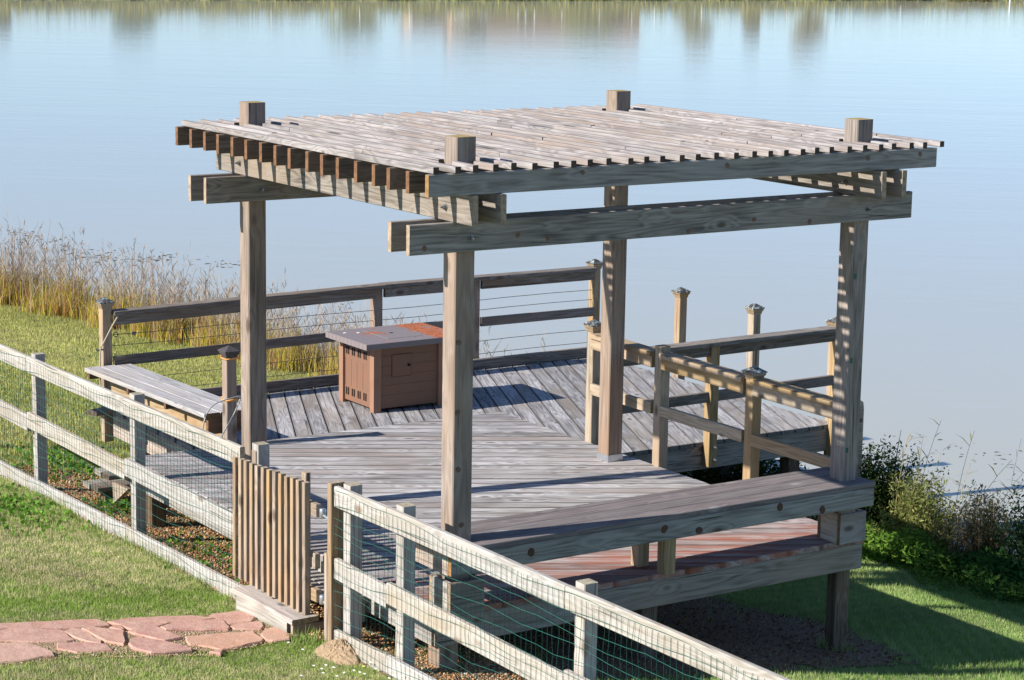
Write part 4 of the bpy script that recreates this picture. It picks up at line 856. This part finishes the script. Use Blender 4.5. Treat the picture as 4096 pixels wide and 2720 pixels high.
def qmesh(name, parts, mat):
    V = np.concatenate([a.reshape(-1, 3) for a, _ in parts]); C_ = np.concatenate([b.reshape(-1, 3) for _, b in parts]); return bigmesh(name, V, np.arange(len(V)).reshape(-1, 4), mat, C_, 4)
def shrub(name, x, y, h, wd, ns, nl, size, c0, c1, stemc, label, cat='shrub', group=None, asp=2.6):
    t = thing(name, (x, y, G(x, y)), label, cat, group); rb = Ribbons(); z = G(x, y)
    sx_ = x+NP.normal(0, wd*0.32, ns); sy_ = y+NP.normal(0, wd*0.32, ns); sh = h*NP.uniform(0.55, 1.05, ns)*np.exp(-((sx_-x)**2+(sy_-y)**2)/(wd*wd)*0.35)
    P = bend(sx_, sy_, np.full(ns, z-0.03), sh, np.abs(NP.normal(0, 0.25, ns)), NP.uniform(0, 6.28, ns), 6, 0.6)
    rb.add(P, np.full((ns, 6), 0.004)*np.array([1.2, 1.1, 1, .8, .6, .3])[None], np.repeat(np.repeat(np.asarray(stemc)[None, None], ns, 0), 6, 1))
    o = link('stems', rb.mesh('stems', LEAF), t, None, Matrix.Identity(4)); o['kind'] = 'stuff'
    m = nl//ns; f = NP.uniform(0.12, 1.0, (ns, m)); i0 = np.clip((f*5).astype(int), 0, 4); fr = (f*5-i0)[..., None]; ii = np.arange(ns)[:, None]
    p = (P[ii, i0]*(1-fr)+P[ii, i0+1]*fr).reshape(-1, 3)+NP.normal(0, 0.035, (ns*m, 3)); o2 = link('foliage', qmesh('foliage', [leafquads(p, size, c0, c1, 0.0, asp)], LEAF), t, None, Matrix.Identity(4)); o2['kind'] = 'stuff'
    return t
GSH = 'shrubs along the right lake shore'
shrub('shrub', 6.55, 3.30, 0.95, 0.50, 130, 11000, 0.042, (0.020, 0.045, 0.014), (0.08, 0.125, 0.030), (0.06, 0.05, 0.03), 'dark green shrub rising just behind the right pergola post', group=GSH)
shrub('shrub', 6.42, 2.62, 0.80, 0.42, 150, 11000, 0.045, (0.13, 0.16, 0.045), (0.36, 0.37, 0.13), (0.30, 0.25, 0.12), 'yellow green shrub in sunlight right of the dark one on the shore', group=GSH, asp=3.6)
shrub('shrub', 6.62, 2.05, 0.78, 0.45, 170, 8500, 0.036, (0.15, 0.12, 0.05), (0.40, 0.33, 0.16), (0.22, 0.15, 0.09), 'brown thin stemmed weed shrub going to seed in the middle of the shore', group=GSH, asp=3.2)
shrub('shrub', 6.78, 1.50, 0.95, 0.42, 130, 10000, 0.042, (0.018, 0.055, 0.022), (0.07, 0.14, 0.05), (0.10, 0.08, 0.05), 'dark green feathery shrub at the right edge of the photo', group=GSH)
shrub('shrub', 6.70, 0.85, 0.72, 0.45, 100, 6000, 0.042, (0.03, 0.06, 0.02), (0.12, 0.15, 0.05), (0.14, 0.10, 0.06), 'low dark shrub past the right end of the shore plants', group=GSH)
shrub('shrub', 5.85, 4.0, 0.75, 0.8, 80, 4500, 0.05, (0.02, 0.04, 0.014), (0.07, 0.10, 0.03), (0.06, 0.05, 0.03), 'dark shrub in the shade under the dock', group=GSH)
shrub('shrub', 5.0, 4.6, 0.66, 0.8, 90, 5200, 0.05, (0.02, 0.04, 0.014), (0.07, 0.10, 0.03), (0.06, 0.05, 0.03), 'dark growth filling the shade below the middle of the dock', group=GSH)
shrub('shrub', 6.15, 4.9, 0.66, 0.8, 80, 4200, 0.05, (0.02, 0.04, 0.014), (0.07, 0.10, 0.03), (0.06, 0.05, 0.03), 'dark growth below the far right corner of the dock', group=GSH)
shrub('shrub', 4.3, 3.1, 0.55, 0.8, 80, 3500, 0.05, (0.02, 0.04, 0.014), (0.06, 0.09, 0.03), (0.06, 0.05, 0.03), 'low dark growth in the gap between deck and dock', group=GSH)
def carpet(name, label, n, cen, sp, size, c0, c1, hmax, asp=2.0, keep=None):
    x = NP.normal(cen[0], sp[0], n); y = NP.normal(cen[1], sp[1], n)
    if keep is not None: k = keep(x, y); x, y = x[k], y[k]
    n = len(x); z = gz(x, y)+NP.random(n)*hmax*np.exp(-(((x-cen[0])/sp[0])**2+((y-cen[1])/sp[1])**2)*0.3)*(0.4+vnoise(x, y, 6, 31))
    return link(name, qmesh(name, [leafquads(np.stack([x, y, z], -1), size, c0, c1, 0.45, asp)], LEAF))
tag(carpet('weeds', '', 9000, (6.10, 2.60), (0.32, 0.50), 0.065, (0.06, 0.15, 0.02), (0.20, 0.32, 0.06), 0.30, 3.2, lambda x, y: (xs(y)-x > 0.2) & (xs(y)-x < 1.25+0.15*np.sin(y*5))), 'bright green weeds on the bank right of the deck corner', kind='stuff')
tag(carpet('weeds', '', 11000, (6.35, 1.15), (0.26, 0.75), 0.065, (0.03, 0.095, 0.02), (0.10, 0.21, 0.05), 0.30, 2.6, lambda x, y: (xs(y)-x > 0.2) & (xs(y)-x < 0.98+0.12*np.sin(y*6))), 'shaded broadleaf weeds between lawn and shore shrubs at right', kind='stuff')
for cen, sp, n, lab in (((-0.05, 5.15), (0.13, 0.22), 420, 'green clover patch by the plank steps'), ((0.25, 7.0), (0.3, 0.55), 900, 'green clover strip inside the left fence'), ((-0.85, 5.35), (0.22, 0.5), 650, 'green clover patch outside the left fence'), ((-0.05, 3.3), (0.2, 0.6), 260, 'scattered green clover in the gravel')):
    tag(carpet('clover', '', n, cen, sp, 0.042, (0.08, 0.20, 0.02), (0.22, 0.40, 0.07), 0.07, 1.2), lab, kind='stuff')
# shore stalks in front of the right water
rb = Ribbons(); n = 15; x = NP.normal(6.7, 0.25, n); y = NP.normal(2.75, 0.35, n); z = np.maximum(gz(x, y), ZW); h = NP.uniform(0.8, 1.2, n); P = bend(x, y, z, h, np.abs(NP.normal(0.25, 0.2, n)), NP.uniform(-1.2, 0.6, n), 7, 0.9)
rb.add(P, np.full((n, 7), 0.0045)*np.linspace(1.1, .5, 7)[None], np.repeat(np.repeat(np.asarray((0.36, 0.30, 0.16))[None, None], n, 0), 7, 1))
for s_ in range(7):
    f = NP.uniform(0.35, 1, n); i0 = np.clip((f*6).astype(int), 0, 5); fr = f*6-i0; p0 = P[np.arange(n), i0]*(1-fr)[:, None]+P[np.arange(n), i0+1]*fr[:, None]; a = NP.uniform(0, 6.28, n); d = np.stack([np.cos(a), np.sin(a), NP.uniform(.2, 1, n)], -1)*NP.uniform(.06, .16, n)[:, None]
    rb.add(np.stack([p0, p0+d*.5, p0+d*np.array([1, 1, .7])[None]], 1), np.full((n, 3), .005)*np.array([.7, 1.2, .3])[None], np.repeat(lerpc((0.20, 0.20, 0.08), (0.42, 0.34, 0.16), NP.random(n))[:, None], 3, 1))
tag(link('dry_stalks', rb.mesh('dry_stalks', LEAF)), 'tall dry grass stalks leaning over the shore shrubs', kind='stuff')
# floating weed on the lake
pt = []
for (cx, cy, s1, s2, n) in ((7.05, 25.4, .35, .9, 60), (7.0, 23.7, .3, .4, 30), (7.35, 23.0, .4, .35, 70), (8.0, 22.4, .35, .2, 45), (8.6, 21.3, .25, .2, 22), (8.9, 17.3, .3, .3, 14), ):
    x = NP.normal(cx, s1, n); y = NP.normal(cy, s2, n); pt.append(np.stack([x, y, np.full(n, ZW+0.004)], -1))
p = np.concatenate(pt); nl_ = len(p)
for (cx, cy, s1, s2, n) in ((9.9, 5.9, .16, .3, 16), (9.9, 5.3, .2, .25, 16), (10.1, 4.8, .2, .25, 14)):
    p = np.concatenate([p, np.stack([NP.normal(cx, s1, n), NP.normal(cy, s2, n), np.full(n, ZW+0.004)], -1)])
n = len(p); a = NP.uniform(0, 6.28, n); L_ = NP.uniform(0.02, 0.075, n); L_[nl_:] *= 0.55; d = np.stack([np.cos(a), np.sin(a), np.full(n, .03)], -1)*L_[:, None]; s = np.stack([-np.sin(a), np.cos(a), np.zeros(n)], -1)*(L_*NP.uniform(.15, .5, n))[:, None]
tag(link('floating_weed', qmesh('floating_weed', [(np.stack([p-d, p+s, p+d, p-s], 1), np.repeat(lerpc((0.09, 0.07, 0.07), (0.20, 0.15, 0.10), NP.random(n))[:, None], 4, 1))], LEAF)), 'dark floating weed scattered on the lake near the shore', kind='stuff')
# daisies in the lawn
def daisies():
    parts = []
    for cen, sp, n in (((-2.3, 4.4), (0.35, 0.55), 60), ((-0.62, -0.15), (0.2, 0.4), 60)):
        x = NP.normal(cen[0], sp[0], n); y = NP.normal(cen[1], sp[1], n); z = gz(x, y)+NP.uniform(.03, .06, n); q = np.array([(-1, -1, 0), (1, -1, 0), (1, 1, 0.4), (-1, 1, 0.4)])*0.008
        parts.append((np.stack([x, y, z], -1)[:, None]+q[None], np.repeat(lerpc((0.8, 0.8, 0.75), (0.8, 0.7, 0.2), (NP.random(n) < .2).astype(float))[:, None], 4, 1)))
    return qmesh('daisies', parts, PEB)
tag(link('daisies', daisies()), 'tiny white daisies in the short lawn', kind='stuff')

# ------------------------------------------------------------------ far shore (seen mostly as reflections)
def farpt(u, v, extra):
    """ground point at the far bank in the direction of picture column u, some metres past the shoreline"""
    d = cF+cR*((u-2048)/8881)+cU*(1360/8881); t = 100.0
    for _ in range(60):
        p = CP+d*t
        if p.y-float(yfar(p.x)) > extra: break
        t += 1.5
    return p.x, p.y
rb = Ribbons(); n = 26000; x = NP.uniform(25, 190, n); y = yfar(x)+NP.uniform(-0.3, 7, n); z = np.maximum(gz(x, y), ZW)-0.02
P = bend(x, y, z, NP.uniform(0.3, 0.75, n)*np.where(NP.random(n) < 0.25, 2.0, 1.0), np.abs(NP.normal(0, .3, n)), NP.uniform(0, 6.28, n), 3); rb.add(P, np.full((n, 3), 0.05)*np.array([1, .8, .15])[None], np.repeat(lerpc((0.17, 0.20, 0.04), (0.42, 0.36, 0.12), NP.random(n))[:, None], 3, 1))
tag(link('far_bank_grass', rb.mesh('far_bank_grass', LEAF)), 'yellow green grass on the far shore of the lake', kind='stuff')
BARK = plain('bark', (0.12, 0.09, 0.065), 0.9, 0, 0.25, 6)
def fartree(u, wpx, h, c0, c1, label, ex=9):
    x, y = farpt(u, 0, ex); z = G(x, y); h *= 0.85; c0 = tuple(q*1.7 for q in c0); c1 = tuple(q*1.7 for q in c1); r = wpx*1.735*170/8881/2*1.45; t = thing('tree', (x, y, z), label, 'tree', 'trees on the far shore')
    V, F = lathe([(0.16, -0.2), (0.12, h*0.3), (0.05, h*0.8)], 7); link('trunk', pyd('trunk', V, F, [BARK]), t, None, Matrix.Translation((x, y, z)))
    parts = []
    for k in range(9):
        a = NP.uniform(0, 6.28); rr2 = NP.uniform(0, 0.55)*r; parts.append(leaves((x+math.cos(a)*rr2, y+math.sin(a)*rr2, z+h*NP.uniform(0.32, 0.84)), (r*.55, r*.55, h*.2), 260, 0.30, c0, c1))
    link('crown', qmesh('crown', parts, LEAF), t, None, Matrix.Identity(4))
fartree(555, 95, 3.0, (0.03, 0.06, 0.02), (0.09, 0.13, 0.04), 'dark green tree mirrored at upper left of the lake')
fartree(0, 40, 2.6, (0.06, 0.07, 0.03), (0.14, 0.13, 0.06), 'tree mirrored at the left edge of the lake')
fartree(1420, 105, 3.4, (0.06, 0.09, 0.02), (0.20, 0.20, 0.06), 'yellow green tree mirrored left of the far house')
fartree(2790, 80, 4.6, (0.10, 0.10, 0.03), (0.26, 0.22, 0.08), 'tall olive tree mirrored right of the far house')
fartree(3010, 40, 3.6, (0.10, 0.10, 0.04), (0.20, 0.18, 0.08), 'thin pale tree mirrored between two olive trees')
fartree(3235, 90, 4.5, (0.10, 0.09, 0.03), (0.26, 0.21, 0.08), 'tall olive tree mirrored at the upper right')
fartree(2350, 130, 4.6, (0.10, 0.12, 0.03), (0.24, 0.22, 0.08), 'broad tree mirrored over the right end of the far house')
fartree(1890, 90, 3.9, (0.12, 0.10, 0.05), (0.24, 0.19, 0.09), 'brown tree mirrored over the left end of the far house')
for i, (u, ww) in enumerate(((900, 150), (1150, 140), (3560, 200), (3880, 150))):
    x, y = farpt(u, 0, 7); z = G(x, y); r = ww*1.735*165/8881/4
    tag(link('far_bush', qmesh('far_bush', [leaves((x-cR.x*r*0.8, y-cR.y*r*0.8, z+0.6), (r, r*0.7, 0.8), 500, 0.25, (0.16, 0.15, 0.05), (0.36, 0.31, 0.13)), leaves((x+cR.x*r*0.8, y+cR.y*r*0.8, z+0.5), (r, r*0.7, 0.65), 500, 0.25, (0.10, 0.10, 0.03), (0.24, 0.20, 0.09))], LEAF)),
        ('low brown bushes mirrored right of the dark tree', 'low brown bushes mirrored further right of the dark tree', 'low olive bushes mirrored at upper right', 'low olive bushes mirrored at the far right')[i], 'bush', 'bushes on the far shore')
def house(u0, u1, hw, hr, cw, cr, label, ex=14, nm='house', cat='house', nwin=4):
    a = Vector(farpt(u0, 0, ex)).to_3d(); b = Vector(farpt(u1, 0, ex)).to_3d(); z = G((a.x+b.x)/2, (a.y+b.y)/2); d = (b-a); Ln = d.length; d.normalize(); nrm = Vector((-d.y, d.x, 0)); dp = min(7, Ln*0.6)
    t = thing(nm, ((a.x+b.x)/2, (a.y+b.y)/2, z), label, cat); M = Matrix((d, nrm, Vector((0, 0, 1)))).transposed().to_4x4(); M.translation = Vector((a.x, a.y, z))
    wm = plain(nm+'_wall', cw, 0.9, 0, 0.12, 3); rm = plain(nm+'_roof', cr, 0.9, 0, 0.15, 4)
    V = [(0, 0, -.3), (Ln, 0, -.3), (Ln, dp, -.3), (0, dp, -.3), (0, 0, hw), (Ln, 0, hw), (Ln, dp, hw), (0, dp, hw), (0, dp/2, hr-.1), (Ln, dp/2, hr-.1)]
    wl = link('wall', pyd('wall', V, [(0, 1, 5, 4), (1, 2, 6, 9, 5), (2, 3, 7, 6), (3, 0, 4, 8, 7)], [wm]), t, None, M)
    e = 0.4; V = [(-e, -e, hw-.12), (Ln+e, -e, hw-.12), (Ln+e, dp/2, hr), (-e, dp/2, hr), (-e, dp+e, hw-.12), (Ln+e, dp+e, hw-.12)]
    V += [(v[0], v[1], v[2]-.12) for v in V]; link('roof', pyd('roof', V, [(0, 1, 2, 3), (3, 2, 5, 4), (0, 6, 7, 1), (6, 9, 8, 7), (9, 10, 11, 8), (1, 7, 8, 2), (2, 8, 11, 5), (0, 3, 9, 6), (3, 4, 10, 9), (4, 5, 11, 10)], [rm]), t, None, M)
    for k in range(nwin):
        x0 = Ln*(k+0.5)/nwin-0.5; V = [(x0, -.05, .9), (x0+1, -.05, .9), (x0+1, -.05, 1.9), (x0, -.05, 1.9), (x0, .02, .9), (x0+1, .02, .9), (x0+1, .02, 1.9), (x0, .02, 1.9)]
        link('window', pyd('window', V, [(0, 1, 2, 3), (0, 4, 5, 1), (1, 5, 6, 2), (2, 6, 7, 3), (3, 7, 4, 0)], [DARKH]), t, None, M)
house(1830, 2560, 2.6, 3.9, (0.50, 0.30, 0.19), (0.34, 0.24, 0.17), 'long brown house mirrored at the top middle of the lake', 15)
house(1650, 1790, 2.0, 2.6, (0.50, 0.38, 0.30), (0.42, 0.33, 0.26), 'pinkish shed mirrored left of the white trailer', 11, 'shed', 'shed', 1)
house(1855, 1945, 1.0, 1.15, (0.85, 0.87, 0.9), (0.8, 0.82, 0.85), 'small white trailer mirrored at the top middle of the lake', 4, 'trailer', 'trailer', 1)
PWH = plain('white_post_paint', (0.8, 0.8, 0.8), 0.7)
FPL = ['left of the yellow green tree', 'below the yellow green tree', 'left of the pinkish shed', 'first right of the white trailer', 'second right of the white trailer', 'third right of the white trailer', 'below the middle of the house', 'below the broad tree', 'right of the broad tree', 'between broad and tall olive tree', 'below the tall olive tree', 'right of the tall olive tree', 'left of the thin pale tree', 'left of the last tall tree', 'below the last tall tree', 'right of the last tall tree', 'among the olive bushes', 'near the right edge of the photo']
for i, u in enumerate((1085, 1440, 1640, 2075, 2105, 2140, 2250, 2400, 2530, 2620, 2810, 2895, 2960, 3150, 3265, 3350, 3605, 4040)):
    x, y = farpt(u, 0, 3.0); z = G(x, y); V, F = lathe([(0.07, -0.2), (0.07, 1.05+0.15*(i % 3)), (0.03, 1.1+0.15*(i % 3))], 6)
    tag(link('fence_post', pyd('fence_post', V, F, [PWH]), None, None, Matrix.Translation((x, y, z))), 'white far shore post, '+FPL[i], 'post', 'white posts along the far shore')
